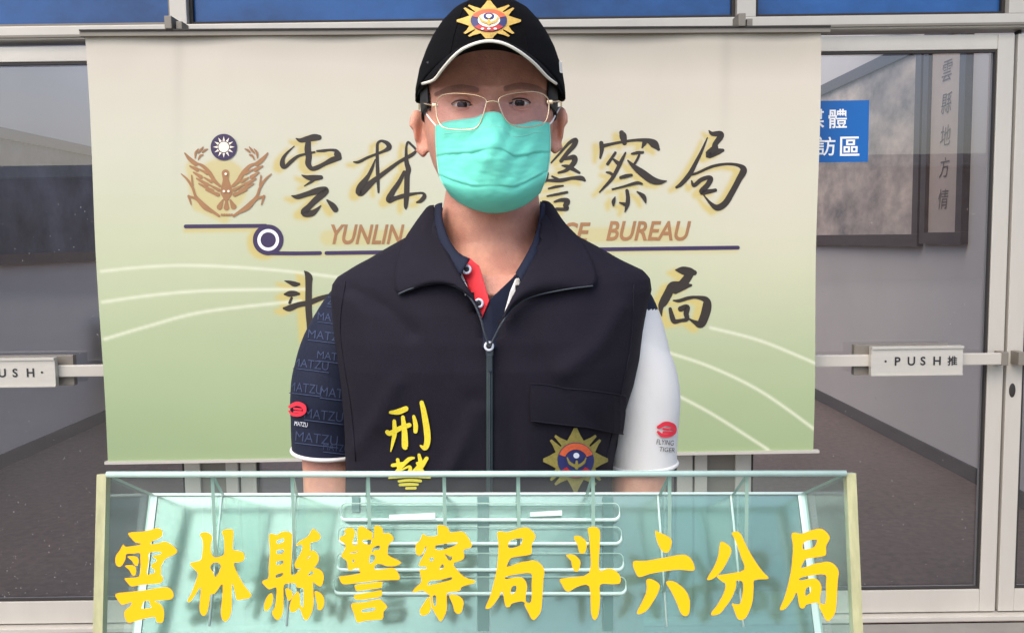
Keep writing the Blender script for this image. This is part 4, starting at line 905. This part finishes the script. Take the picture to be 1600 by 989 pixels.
for j in range(31):
    t = (j / 30) ** 1.5; rs.append([capP(2 * math.pi * k / n, 2.5 + (rimpy(2 * math.pi * k / n) - 2.5) * t) for k in range(n)])
mb.rings(rs, cap=False); mb.add(rs[0], [tuple(range(n))])
cap = mb.build('cap', M['capm'], man, True); recalc(cap); cap.modifiers.new('s', 'SOLIDIFY').thickness = .002
ctree = bvh(cap)
mb = MB(); mb.ell(P(766, 4, 1.17), (.008, .008, .004)); mb.build('cap_button', M['capm'], cap, True)
for th in (R(0), R(60), R(120), R(180), R(235), R(305)):
    mb = MB(); mb.tube([capP(th, 4 + (rimpy(th) - 6) * t / 14) for t in range(15)], .0011, 6); mb.build('cap_seam', M['capm'], cap, True)
VE = [(660,129.5),(678,123.5),(691,107),(709,86.5),(727,73),(755,63.5),(782,65),(807,76.5),(833,96),(855,119),(869,129.5)]
def vout(u):
    c = interp([(i / 10, *p) for i, p in enumerate(VE)], u); q = abs(u - .5) * 2
    return P(c[0], c[1], .985 + .115 * q ** 2.4)
def vin(u):
    th = R(172 - 164 * u); py = rimpy(th); return capP(th, py + 1) + Vector((0, .004, 0))
VE2 = linear_curve(VE, 40); mb = MB(); nu = 40; nv = 10
for side in (0, 1):
    rows = []
    for j in range(nv + 1):
        t = j / nv; row = []
        for i in range(nu + 1):
            u_ = i / nu; q = abs(u_ - .5) * 2; o_ = P(VE2[i][0], VE2[i][1], .985 + .115 * q ** 2.4); a_ = vin(u_); p_ = a_.lerp(o_, t)
            p_ = p_ + Vector((0, 0, .005 * math.sin(math.pi * t) * (1 - q * .5) - (.0032 if side else 0) * (1 if t < 1 else .9))); row.append(p_)
        rows.append(row)
    mb.rings(rows, cap=False, closed=False)
visor = mb.build('visor', M['capm'], cap, True)
mb = MB(); mb.tube([P(x, y, .985 + .115 * (abs(i / 40 - .5) * 2) ** 2.4) + Vector((0, -.0005, -.0014)) for i, (x, y) in enumerate(VE2)], .0017, 8); mb.build('piping', M['piping'], visor, True)
def decal(name, geo, tr, m, parent, off=.001, step=8, Y=1.06, sub=True):
    mb = MB()
    for i, (vs, fs) in enumerate(geo):
        if sub: vs, fs = gridded(vs, fs, step)
        mb.add([hit(x, y, tr, off + i * .00004, Y) for x, y in vs], fs)
    return mb.build(name, m, parent)
def star(cx, cy, rx, ry, inner, n=8, rot=0, split=True):
    """police star: points radiating, diagonal ones split by a slit"""
    pl = []
    for k in range(n):
        a = -math.pi / 2 + 2 * math.pi * k / n + rot; d = 2 * math.pi / n
        def pt(r, b): return (cx + rx * r * math.cos(b), cy + ry * r * math.sin(b))
        pl.append(pt(inner, a - d / 2))
        if split and k % 2 == 1: pl += [pt(.84, a - .20), pt(1.0, a - .13), pt(.98, a - .06), pt(.62, a - .035), pt(.62, a + .035), pt(.98, a + .06), pt(1.0, a + .13), pt(.84, a + .20)]
        else: pl += [pt(.82, a - .17), pt(1.0, a - .05), pt(1.0, a + .05), pt(.82, a + .17)]
    return pl
def poly(pl): return [(x, y) for x, y in pl], [tuple(range(len(pl)))]
def badge(cx, cy, rx, ry, tr, parent, gm, Y, inn=.66):
    pl = star(cx, cy, rx, ry, inn); n = len(pl); vs = [(cx, cy)] + pl; fs = [(0, 1 + i, 1 + (i + 1) % n) for i in range(n)]
    b = decal('badge', [(vs, fs)], tr, gm, parent, .0018, 5, Y)
    E = lambda g, kx, ky: ([(cx + x * kx, cy + y * ky) for x, y in g[0]], g[1])
    k = .56; S_ = lambda g: E(g, rx * k, ry * k)
    decal('badge_ring', [S_(disc(0, 0, 1))], tr, M['navyt'], b, .0026, 5, Y)
    decal('badge_arc', [S_(disc(0, 0, .97, 24, R(200), R(340), .62))], tr, M['orange'], b, .0031, 5, Y)
    decal('badge_base', [S_(disc(0, 0, .97, 24, R(35), R(145), .62))], tr, M['darkred'], b, .0031, 5, Y)
    decal('badge_center', [S_(disc(0, 0, .6))], tr, M['creamp'] if gm is M['gold'] else M['navyt'], b, .0034, 5, Y)
    decal('badge_sun', [S_(disc(0, -.3, .3, 20)), S_(disc(0, -.3, .17, 16))], tr, M['navyt'], b, .0038, 5, Y)
    decal('badge_sun', [S_(disc(0, -.3, .16, 16))] + [S_(disc(x, .8, .09, 10)) for x in (-.35, 0, .35)], tr, M['palet'], b, .0043, 5, Y)
    wing = [[(-40, -14, 2), (-30, 8, 6), (-8, 22, 7), (8, 22, 7), (30, 8, 6), (40, -14, 2)], [(0, 2, 5), (0, 30, 8)]]
    g_ = stroke_geo(0, 0, 100, wing); decal('badge_bird', [([(cx + x * rx * k * 1.25, cy + y * ry * k * 1.25) for x, y in v], f) for v, f in g_], tr, gm, b, .0048, 50, Y)
    return b
badge(764, 34.5, 49, 31, ctree, cap, M['gold'], 1.07)
decal('side_print', stroke_geo(0, 0, 1, [[(875, 98, 2.2), (876, 112, 2.2)]]), ctree, M['piping'], cap, .0012, 30, 1.15)
# --- face mask
def crv(tab, t): return interp(tab, t)[0]
TT = linear_curve([(682, 197), (700, 190.5), (725, 187), (744, 184), (757, 178), (770, 175.5), (783, 179), (797, 194), (815, 195), (835, 190), (857, 193)], 60)
BT = linear_curve([(707, 307), (722, 318), (745, 328), (772, 332.5), (800, 328), (824, 317), (842, 302)], 60)
LT = linear_curve([(682, 197), (682.5, 225), (685, 255), (690, 280), (707, 307)], 88)
RT = linear_curve([(857, 193), (858.5, 222), (857, 250), (852, 277), (842, 302)], 88)
NU, NV = 60, 88
rows = []; flat = {}
for j in range(NV + 1):
    row = []
    for i in range(NU + 1):
        u_, v_ = i / NU, j / NV
        x = (1 - v_) * TT[i][0] + v_ * BT[i][0] + (1 - u_) * LT[j][0] + u_ * RT[j][0] - ((1 - u_) * (1 - v_) * TT[0][0] + u_ * (1 - v_) * TT[-1][0] + (1 - u_) * v_ * BT[0][0] + u_ * v_ * BT[-1][0])
        y = (1 - v_) * TT[i][1] + v_ * BT[i][1] + (1 - u_) * LT[j][1] + u_ * RT[j][1] - ((1 - u_) * (1 - v_) * TT[0][1] + u_ * (1 - v_) * TT[-1][1] + (1 - u_) * v_ * BT[0][1] + u_ * v_ * BT[-1][1])
        dm = (x - 770) * .00078
        Y = 1.158 - .105 * math.sqrt(max(.02, 1 - (dm / .083) ** 2))
        Y -= crv([(0, .002), (.12, .010), (.3, .019), (.45, .018), (.7, .006), (1, 0)], v_) * G(x - 769, 24 + 26 * v_)
        Y += .030 * max(0, v_ - .72) ** 2 / .078 * 1.0
        h = hit(x, y, tree, .0016, 1.16)
        for (q, amp) in ((.40, .0030), (.66, .0026)):
            bend = q - .055 * (1 - (2 * u_ - 1) ** 2) * (1 if q < .5 else -1)
            dv = v_ - bend; k_ = interp([(0, .3), (.15, 1), (.6, .9), (1, .25)], 1 - abs(2 * u_ - 1))[0]; Y += amp * k_ * (-math.exp(dv / .07) if dv < 0 else .55 * math.exp(-dv / .03))
        Y += .0009 * math.sin(x * .21 + y * .11) * G(v_ - .3, .4) + .0009 * noise.noise(Vector((x * .05, y * .09, 0))) + .0005 * noise.noise(Vector((x * .12, y * .2, 5))) + .0016 * (math.exp(-((x - 769 - (y - 180) * .45) / 3.2) ** 2) + math.exp(-((x - 769 + (y - 180) * .5) / 3.2) ** 2)) * G(y - 205, 22)
        row.append([x, y, min(Y, h.y - .0005)])
    rows.append(row)
Yg = np.array([[c[2] for c in r] for r in rows])
for _ in range(1):
    s_ = Yg.copy(); s_[1:-1, 1:-1] = (Yg[1:-1, 1:-1] * 2 + Yg[:-2, 1:-1] + Yg[2:, 1:-1] + Yg[1:-1, :-2] + Yg[1:-1, 2:]) / 6; Yg = np.minimum(s_, Yg + .0007)
mp = lambda j, i, off=0: P(rows[j][i][0], rows[j][i][1], Yg[j, i] - off)
mb = MB(); mb.rings([[mp(j, i) for i in range(NU + 1)] for j in range(NV + 1)], cap=False, closed=False)
mask = mb.build('face_mask', M['mask'], man, True); mask.modifiers.new('s', 'SOLIDIFY').thickness = .0012
def strip(name, cells, m, off=.0009, r=.0011):
    mb = MB(); mb.tube([mp(j, i, off) for j, i in cells], r, 6, flat=.5); return mb.build(name, m, mask, True)
strip('mask_binding', [(0, i) for i in range(NU + 1)], M['maskw'])
strip('mask_binding', [(j, 0) for j in range(NV + 1)], M['maskw'], .0005, .0018)
strip('mask_binding', [(j, NU) for j in range(NV + 1)], M['maskw'], .0005, .0018)
strip('mask_binding', [(NV, i) for i in range(NU + 1)], M['maskw'], .0002, .0008)
mb = MB(); mb.rings([[mp(j, i, .0009) for i in range(NU + 1)] for j in range(0, 12)], cap=False, closed=False); mb.build('top_hem', M['maskw'], mask, True)
for c0 in (0, NU - 2):
    mb = MB(); mb.rings([[mp(j, i, .0009) for i in range(c0, c0 + 3)] for j in range(12, NV + 1)], cap=False, closed=False); mb.build('side_hem', M['maskw'], mask, True)
strip('nose_wire', [(12, i) for i in range(4, NU - 3)], M['maskw'], .0005, .0014)
for pts in ([(683, 199, None), (675, 190, 1.11), (666, 178, 1.15), (658, 168, 1.18)], [(857, 196, None), (863, 190, 1.11), (868, 180, 1.15), (875, 168, 1.18)],
            ):
    q = []
    for x, y, Y in linear_curve([(a, b, (c or (Yg[0, 0] if b < 250 else Yg[-1, 0]) - .001)) for a, b, c in pts], 10):
        h = hit(x, y, tree, .0016, 1.3); q.append(P(x, y, min(Y, h.y if h.y < 1.25 else Y)))
    mb = MB(); mb.tube(q, .0011, 6); mb.build('ear_loop', M['loop'], mask, True)
# --- spectacles
LL = [(682,161),(689,150.5),(707,146.5),(736,148),(751,151.5),(759.5,157),(758.5,167),(753,185),(748,196),(738,202),(712,203),(692,199),(684,187),(681.5,173)]
RL = [(779,157),(785,151),(801,146.3),(830,143.8),(844,146),(854,152),(857.5,161),(856,180),(848,194),(824,199),(803,197),(790,187),(782,170)]
def gY(px): return 1.047 + .028 * (abs(px - 769) / 95) ** 2.2
mb = MB(); mb.tube([P(x, y, gY(x) - .0) for x, y in linear_curve([(759.5, 161), (764, 159), (770, 158.5), (775, 159), (779.5, 161)], 10)], .0010, 8)
spec = mb.build('spectacles', M['wire'], man, True)
for L_ in (LL, RL):
    pts = catmull(L_, 6, True); w3 = [P(x, y, gY(x)) for x, y in pts]
    mb = MB(); mb.tube(w3, .0007, 8, closed=True); rim = mb.build('rim', M['wire'], spec, True)
    c = sum(w3, Vector()) / len(w3) + Vector((0, -.0012, 0)); mb = MB(); mb.add([c] + w3, [(0, 1 + i, 1 + (i + 1) % len(w3)) for i in range(len(w3))]); mb.build('lens', M['lens'], rim, True)
for s, hx_, hy_, tx, ty in ((-1, 678, 165, 655, 163), (1, 861, 160, 877, 160)):
    a = P(hx_ - s * 2, hy_, gY(hx_)); mb = MB()
    mb.box(a - Vector((.0035, .0012, .0022)), a + Vector((.0035, .0025, .0022)), 0, .0006)
    mb.tube([a, P(hx_ + s * 6, hy_ - 1, 1.085), P((hx_ + tx) / 2 + s * 3, (hy_ + ty) / 2 - 2, 1.12), P(tx, ty, 1.17), P(tx, ty + 8, 1.20)], .0011, 8)
    mb.build('temple', M['wire'], spec, True)
    mb = MB(); n0 = P(769 + s * 13, 172, 1.052); mb.ell(n0, (.0016, .003, .005)); mb.build('nose_pad', M['lens'], spec, True)
# --- polo shirt
def wrinkle(co, amp, seed=0):
    q = Vector((co.x * 5 + seed, co.y * 5, co.z * 3)); return amp * (noise.noise(q) + .5 * noise.noise(q * 2.3) + .22 * noise.noise(q * 5))
FOLDS = [([(748, 640), (725, 690), (690, 760)], 10, .004), ([(770, 560), (800, 640), (806, 740)], 14, -.003), ([(560, 470), (590, 560), (600, 660)], 22, .003), ([(970, 480), (935, 540), (880, 580)], 16, .003), ([(545, 450), (600, 480), (640, 520)], 12, -.003), ([(560, 700), (600, 640), (620, 600)], 14, .0025), ([(960, 690), (900, 640), (840, 560)], 18, -.002), ([(640, 470), (690, 530), (730, 600)], 16, .0025)]
def folds(co, seed):
    if seed != 0 or co.y > 1.16: return 0
    x, y = proj(co); h = 0
    for pl, wd, am in FOLDS:
        d = 1e9
        for (x0, y0), (x1, y1) in zip(pl, pl[1:]):
            dx, dy = x1 - x0, y1 - y0; t = max(0, min(1, ((x - x0) * dx + (y - y0) * dy) / (dx * dx + dy * dy))); d = min(d, math.hypot(x - x0 - t * dx, y - y0 - t * dy))
        h += 1.5 * am * math.exp(-(d / wd) ** 2)
    return h
def inpoly(x, y, pl):
    r = False; n = len(pl)
    for i in range(n):
        x0, y0 = pl[i]; x1, y1 = pl[(i + 1) % n]
        if (y0 > y) != (y1 > y) and x < (x1 - x0) * (y - y0) / (y1 - y0) + x0: r = not r
    return r
POLOT = shrink(VEST, 7, .009)
def garment(name, tab, pys, hole, m, e, amp, seed, n=200, off=0):
    mb = MB(); mb.rings([ring(py, *interp(tab, py), e=e, n=n) for py in pys], cap=False)
    o = mb.build(name, m, man, True); recalc(o)
    nn_ = [v.normal.copy() for v in o.data.vertices]
    for v, q in zip(o.data.vertices, nn_): v.co += q * (wrinkle(v.co, amp, seed) + folds(v.co, seed))
    bm = bmesh.new(); bm.from_mesh(o.data)
    kill = []
    for f in bm.faces:
        c = f.calc_center_median()
        if c.y < 1.17 and inpoly(*proj(c), hole): kill.append(f)
    bmesh.ops.delete(bm, geom=kill, context='FACES'); bm.to_mesh(o.data); bm.free(); return o
pys = [336 + k * 3.2 for k in range(int((960 - 336) / 3.2) + 1)]
polo = garment('polo_shirt', POLOT, pys, [(650, 300), (690, 392), (706, 428), (752, 505), (778, 505), (815, 445), (842, 410), (865, 380), (890, 300)], M['polo'], 2.5, .002, 3)
ptree = bvh(polo)
NV_ = [(650, 300), (678, 330), (683, 363), (702, 397), (719, 431), (741, 467), (753, 494), (762, 538), (785, 499), (799, 468), (819, 431), (835, 400), (845, 373), (847, 330), (880, 300)]
vest = garment('vest', VEST, pys, NV_, M['vest'], 2.6, .0065, 0)
vest.modifiers.new('s', 'SOLIDIFY').thickness = .003
vtree = bvh(vest)
# body chest seen in the neckline: fill follows the polo surface, so skin continues below the neck
# placket pieces on the polo
def patch(name, pl, m, parent, tr, off, th=0.0, step=7, Y=1.06):
    bm = bmesh.new(); vs = [bm.verts.new((x, y, 0)) for x, y in pl]; bm.faces.new(vs); bmesh.ops.triangulate(bm, faces=bm.faces[:])
    bm.verts.index_update(); g_ = [(v.co.x, v.co.y) for v in bm.verts], [[v.index for v in f.verts] for f in bm.faces]; bm.free()
    g_ = gridded(*g_, step); mb = MB(); mb.add([hit(x, y, tr, off, Y) for x, y in g_[0]], g_[1]); o = mb.build(name, m, parent)
    if th: recalc(o, 1e-6); o.modifiers.new('s', 'SOLIDIFY').thickness = th
    return o
def grid2(name, A, B, m, parent, nu=24, nv=8, bulge=0.0, th=.002):
    """surface between two 3D curves given as (px, py, Y)"""
    a, b = linear_curve(A, nu), linear_curve(B, nu); rows = []
    for j in range(nv + 1):
        t = j / nv; rows.append([P(*a[i]).lerp(P(*b[i]), t) + Vector((0, -bulge * math.sin(math.pi * t), bulge * .3 * math.sin(math.pi * t))) for i in range(nu + 1)])
    mb = MB(); mb.rings(rows, cap=False, closed=False); o = mb.build(name, m, parent, True)
    if th: sm = o.modifiers.new('s', 'SOLIDIFY'); sm.thickness = th; sm.offset = 0
    return o
# flat smooth chest function for the opening (Y by pixel row)
def cY(py): return interp([(300, 1.15), (340, 1.125), (380, 1.10), (410, 1.085), (440, 1.073), (470, 1.065), (500, 1.058), (545, 1.052), (600, 1.05)], py)[0]
def flatpatch(name, pl, m, parent, off, th=.0015, bend=0.0, step=6):
    bm = bmesh.new(); vs = [bm.verts.new((x, y, 0)) for x, y in pl]; bm.faces.new(vs); bmesh.ops.triangulate(bm, faces=bm.faces[:])
    bm.verts.index_update(); g_ = [(v.co.x, v.co.y) for v in bm.verts], [[v.index for v in f.verts] for f in bm.faces]; bm.free()
    g_ = gridded(*g_, step); mb = MB(); mb.add([P(x, y, cY(y) - off + .00035 * abs(x - 765) * (1 if bend == 0 else bend)) for x, y in g_[0]], g_[1]); o = mb.build(name, m, parent)
    recalc(o, 1e-6)
    for p in o.data.polygons: p.use_smooth = True
    if th: o.modifiers.new('s', 'SOLIDIFY').thickness = th
    return o
flatpatch('placket', [(700, 392), (731, 403), (748, 416), (764, 469), (800, 435), (826, 404), (842, 412), (812, 465), (780, 545), (752, 545), (728, 480), (704, 425)], M['polo'], polo, .000)
flatpatch('red_placket', [(716, 408), (734, 403.5), (749, 416), (765, 470), (752, 500), (738, 462), (724, 432)], M['red'], polo, .004)
flatpatch('white_placket', [(706, 424), (718, 418), (734, 456), (727, 463)], M['polow'], polo, .009)
flatpatch('white_placket', [(818, 434), (805, 436), (797, 455), (788, 488), (795, 482), (806, 458)], M['polow'], polo, .008)
for x, y in ((729, 421), (748, 474), (764, 541)):
    c = P(x, y, cY(y) - .0065); mb = MB(); mb.tube([c + Vector((.0045 * math.cos(a), 0, .0045 * math.sin(a))) for a in [2 * math.pi * k / 16 for k in range(16)]], .0016, 6, closed=True)
    mb.build('button', M['palet'], polo, True); mb = MB(); mb.ell(c, (.0034, .001, .0034)); mb.build('button_center', M['ink'], polo, True)
# polo collar leaves beside the neck
for A, B in (([(691, 318, 1.165), (692, 345, 1.135), (702, 375, 1.105), (716, 395, 1.085), (734, 405, 1.072)], [(680, 322, 1.17), (681, 360, 1.13), (696, 400, 1.09), (706, 425, 1.073), (718, 433, 1.065)]),
             ([(844, 316, 1.165), (842, 345, 1.135), (834, 375, 1.11), (822, 400, 1.088), (806, 427, 1.072)], [(851, 320, 1.17), (849, 365, 1.13), (840, 398, 1.095), (828, 425, 1.075), (815, 442, 1.064)])):
    grid2('collar', A, B, M['polo'], polo, 20, 5, .003)
# --- vest collar
def vY(px, py, off): return hit(px, py, vtree, off, 1.16).y
def lapel(A, B, nm):
    return grid2(nm, A, [(x, y, vY(x, y, .009) if Y is None else Y) for x, y, Y in B], M['vest'], vest, 44, 14, .006, .003)
lapA = [(678, 322, 1.185), (680, 345, 1.15), (685, 367, 1.125), (702, 399, 1.085), (719, 432, 1.06), (738, 463, 1.045), (752, 494, 1.036)]
lapB = [(664, 330, 1.20), (648, 352, None), (628, 385, None), (618, 425, None), (621, 459, None), (660, 446, None), (694, 442, None), (722, 452, None), (745, 485, None)]
rapA = [(847, 315, 1.185), (848, 345, 1.15), (845, 372, 1.125), (836, 400, 1.09), (819, 432, 1.06), (800, 466, 1.045), (785, 500, 1.036)]
rapB = [(863, 322, 1.20), (882, 350, None), (908, 378, None), (926, 412, None), (929, 445, None), (880, 452, None), (830, 463, None), (803, 478, None), (787, 500, None)]
lap = lapel(lapA, lapB, 'collar'); rap = lapel(rapA, rapB, 'collar')
mb = MB(); rows = []      # collar behind the neck
for j in range(5):
    rows.append([Vector((P(762, 322, 1.2).x + .072 * math.cos(a) * (1 + .05 * (4 - j) / 4), 1.195 + .078 * math.sin(a), P(762, 322, 1.19).z - .035 * j / 4 - .0)) for a in [math.pi * k / 24 for k in range(25)]])
mb.rings(rows, cap=False, closed=False); o = mb.build('collar', M['vest'], vest, True); sm = o.modifiers.new('s', 'SOLIDIFY'); sm.thickness = .004
# zip teeth along collar edges and opening, closed zip below
def vpt(x, y, off): return hit(x, y, vtree, off, 1.05)
def teeth(name, pts, n, r=.0013):
    mb = MB(); c = linear_curve(pts, n)
    for i, (x, y, Y) in enumerate(c):
        p_ = P(x, y, Y); mb.ell(p_, (r * 1.25, r, r * .85), None, 0, 8, 6)
    mb.tube([P(*q) for q in c], r * .7, 6); return mb.build(name, M['zip'], vest, True)
def onl(pts, off=.0105): return [(x, y, vY(x, y, off) - .002) for x, y in pts]
teeth('zip_teeth', onl([(624, 459), (640, 452), (660, 446), (694, 443), (720, 452)]) + [(738, 470, 1.041), (750, 495, 1.036), (757, 520, 1.038), (764, 541, 1.042)], 90)
teeth('zip_teeth', onl([(925, 447), (880, 453), (830, 464), (803, 480)]) + [(786, 502, 1.034), (774, 524, 1.037), (766, 541, 1.042)], 90)
cl = [(765, y, vY(765, y, .0035)) for y in range(545, 960, 12)]
mb = MB(); mb.tube([P(*q) for q in cl], (.004), 8, flat=.25, up=(0, -1, 0)); mb.build('zip_tape', M['zipd'], vest, True)
teeth('zip_teeth', [(x, y, Y - .002) for x, y, Y in cl], 170, .0010)
mb = MB(); a = P(765, 548, vY(765, 550, .006)); mb.box(a - Vector((.0045, .003, .006)), a + Vector((.0045, .003, .006)), 0, .0015)
mb.box(a + Vector((-.0028, -.005, -.024)), a + Vector((.0028, -.0032, -.004)), 0, .0007); mb.build('zip_slider', M['zip'], vest)
# flaps along the zip, pocket flap, embroidery
pk = patch('pocket_flap', [(829, 598), (850, 600), (910, 607), (972, 616), (971, 645), (967, 675), (930, 669), (880, 661), (829, 655), (828, 625)], M['vest'], vest, vtree, .003, .003, 9)
for pts in ([(829, 598), (850, 600), (910, 607), (972, 616)], [(829, 655), (880, 661), (930, 669), (967, 675)]):
    mb = MB(); mb.tube([hit(x, y, vtree, .0062) for x, y in linear_curve(pts, 24)], .0009, 6); mb.build('flap_seam', M['vest'], pk, True)
for s_, pts in ((0, [(540, 440), (532, 520), (549, 640), (556, 720)]), (1, [(990, 445), (985, 540), (962, 650), (946, 720)])):
    mb = MB(); mb.tube([hit(x, y, vtree, .0004) for x, y in linear_curve(pts, 40)], .001, 6); mb.build('vest_seam', M['vest'], vest, True)
badge(898, 718, 50, 50, vtree, vest, M['goldo'], 1.05)
for k, (ox, oy) in (('vxing', (590, 615)), ('vjing', (590, 615))):
    g_ = stroke_geo(ox, oy, 5.49, BR[k][3], 0)
    mb = MB()
    for i, (vs_, fs_) in enumerate(g_): mb.add([hit(x, y, vtree, .0020 + i * .0001) for x, y in vs_], fs_)
    mb.build('character', M['yellowt'], vest)
# --- sleeves
def sleeve(A, rad, n, m, name, hemcol, s):
    c = [tuple(v) for v in A]; cc = catmull(c, 26); rr = [r[0] for r in catmull([(r,) for r in rad], 26)]
    mb = MB(); mb.tube(cc, [(r, r * 1.12) for r in rr], n, caps=False, up=(0, 1, 0)); o = mb.build(name, m, polo, True); recalc(o)
    last_z = c[-1][2]; nn_ = [v.normal.copy() for v in o.data.vertices]
    for v, q in zip(o.data.vertices, nn_): v.co += q * (wrinkle(v.co, .004, 9 + s) + .010 * max(0, noise.noise(Vector((v.co.x * 9 + v.co.z * 12, v.co.y * 8, v.co.z * 6 + s))) - .05) * min(1, abs(v.co.z - last_z) / .05))
    k = len(cc); last = [o.data.vertices[(k - 1) * n + i].co.copy() for i in range(n)]
    o.modifiers.new('s', 'SOLIDIFY').thickness = .002
    mb = MB(); mb.tube(last, .0028, 8, closed=True); mb.build('sleeve_hem', hemcol, o, True); return o, cc, n
SL = [P(592, 478, 1.205), P(568, 492, 1.205), P(536, 545, 1.203), P(519, 600, 1.20), P(515, 660, 1.20), P(514, 703, 1.20)]
SR = [P(940, 476, 1.205), P(966, 490, 1.205), P(988, 545, 1.203), P(999, 600, 1.20), P(1002, 660, 1.20), P(1004, 722, 1.20)]
sl, _, _ = sleeve(SL, [.046, .052, .054, .052, .051, .050], 120, M['polo'], 'sleeve', M['polow'], 0)
sr, cc, nn = sleeve(SR, [.046, .051, .049, .048, .047, .047], 120, [M['polow'], M['polo']], 'sleeve', M['polow'], 1)
for p in sr.data.polygons:
    x, y = proj(p.center)
    if y < 484 or (x < 1008 and y < 495): p.material_index = 1
ltree, rtree = bvh(sl), bvh(sr)
M['slp'] = mat('sleeve_pattern_print', (46, 57, 86), .8)
for s_, x, y, h_, wd in (('MATZU', 482, 528, 13, 60), ('MATZU', 458, 572, 13, 56), ('MATZU', 452, 610, 14, 52), ('MATZU', 500, 618, 14, 60), ('MATZU', 476, 652, 15, 60), ('MATZU', 462, 688, 15, 66), ('MATZU', 496, 560, 12, 52), ('MATZU', 497, 500, 12, 50), ('MATZU', 505, 702, 11, 40), ('ZU', 512, 476, 12, 22)):
    vs_, fs_ = text_geo(s_, h_, -.006, .1, width=wd); vs_, fs_ = gridded(vs_, fs_, 8)
    vs_ = [(x + a, y - b + .12 * a) for a, b in vs_]; ok = []
    P3 = []
    for a, b in vs_:
        d_ = ray(a, b).normalized(); hh_ = ltree.ray_cast(CAM, d_); P3.append(hh_[0] + (hh_[1] if hh_[1].dot(d_) < 0 else -hh_[1]) * .0009 if hh_[0] is not None and abs(hh_[1].dot(d_)) > .12 else None)
    fs2 = [f for f in fs_ if all(P3[i] is not None for i in f)]
    pyd('sleeve_print', [q or (0, 1.2, 1.2) for q in P3], fs2, M['slp'], sl)
    fs2 = []
    mbx = MB()
    pts = [hit(x + t * wd / 8, y + 3.5 + .12 * t * wd / 8, ltree, .0009, 1.2) for t in range(9)]
    pts = [p_ for p_ in pts if p_.y < 1.21]
    if len(pts) > 3: mbx.tube(pts, .0006, 5); mbx.build('sleeve_print', M['slp'], sl)
M['logor'] = mat('red_logo_print', (214, 40, 60), .7)
lg = [[(-14, -6, 4), (-2, -12, 5), (10, -8, 5), (12, 2, 4), (4, 8, 4), (-8, 8, 4), (-15, 2, 3)], [(-6, -3, 2), (6, -2, 2)], [(-6, 3, 2), (7, 3, 2)]]
def logo(cx_, cy_, k_, tr, par, txts, tm):
    decal('logo', [([(cx_ + a, cy_ + b) for a, b in v], f) for v, f in stroke_geo(0, 0, k_, lg, -1)], tr, M['logor'], par, .003, 40, 1.16)
    for t_, x, y, h_, wd in txts:
        vs_, fs_ = text_geo(t_, h_, 0.0, .2, width=wd); vs_, fs_ = gridded(vs_, fs_, 8)
        pyd('sleeve_text', [hit(x + a, y - b + .1 * a, tr, .003, 1.17) for a, b in vs_], fs_, tm, par)
logo(1040, 672, 1.1, rtree, sr, [('FLYING', 1024, 693, 8, 26), ('TIGER', 1029, 704, 7, 22)], M['ink'])
logo(468, 640, 1.2, ltree, sl, [('MATZU', 463, 664, 7, 20)], M['palet'])
# --- trousers and shoes
mb = MB()
mb.rings([ring(py, *interp(VEST, py), e=2.4, n=48) for py in (930, 960)], cap=False)
wz = P(750, 958, 1.18).z
mb.tube([(hx, 1.185, wz), (hx, 1.185, wz - .06), (hx, 1.185, wz - .12)], [(.172, .125), (.180, .128), (.176, .125)], 40)
tro = mb.build('trousers', M['trouser'], man, True)
for s in (-1, 1):
    lx = hx + s * .095; mb = MB(); mb.tube([(lx, 1.19, wz - .05), (lx + s * .003, 1.188, .72), (lx + s * .008, 1.185, .48), (lx + s * .008, 1.195, .28), (lx + s * .008, 1.20, .06)], [.108, .096, .078, .072, .068], 28); mb.build('trouser_leg', M['trouser'], tro, True)
    mb = MB(); mb.ell((lx + s * .015, 1.135, .045), (.052, .15, .05)); mb.box((lx + s * .015 - .048, .99, .0), (lx + s * .015 + .048, 1.27, .03), 0, .012); mb.build('shoe', M['shoe'], man, True)
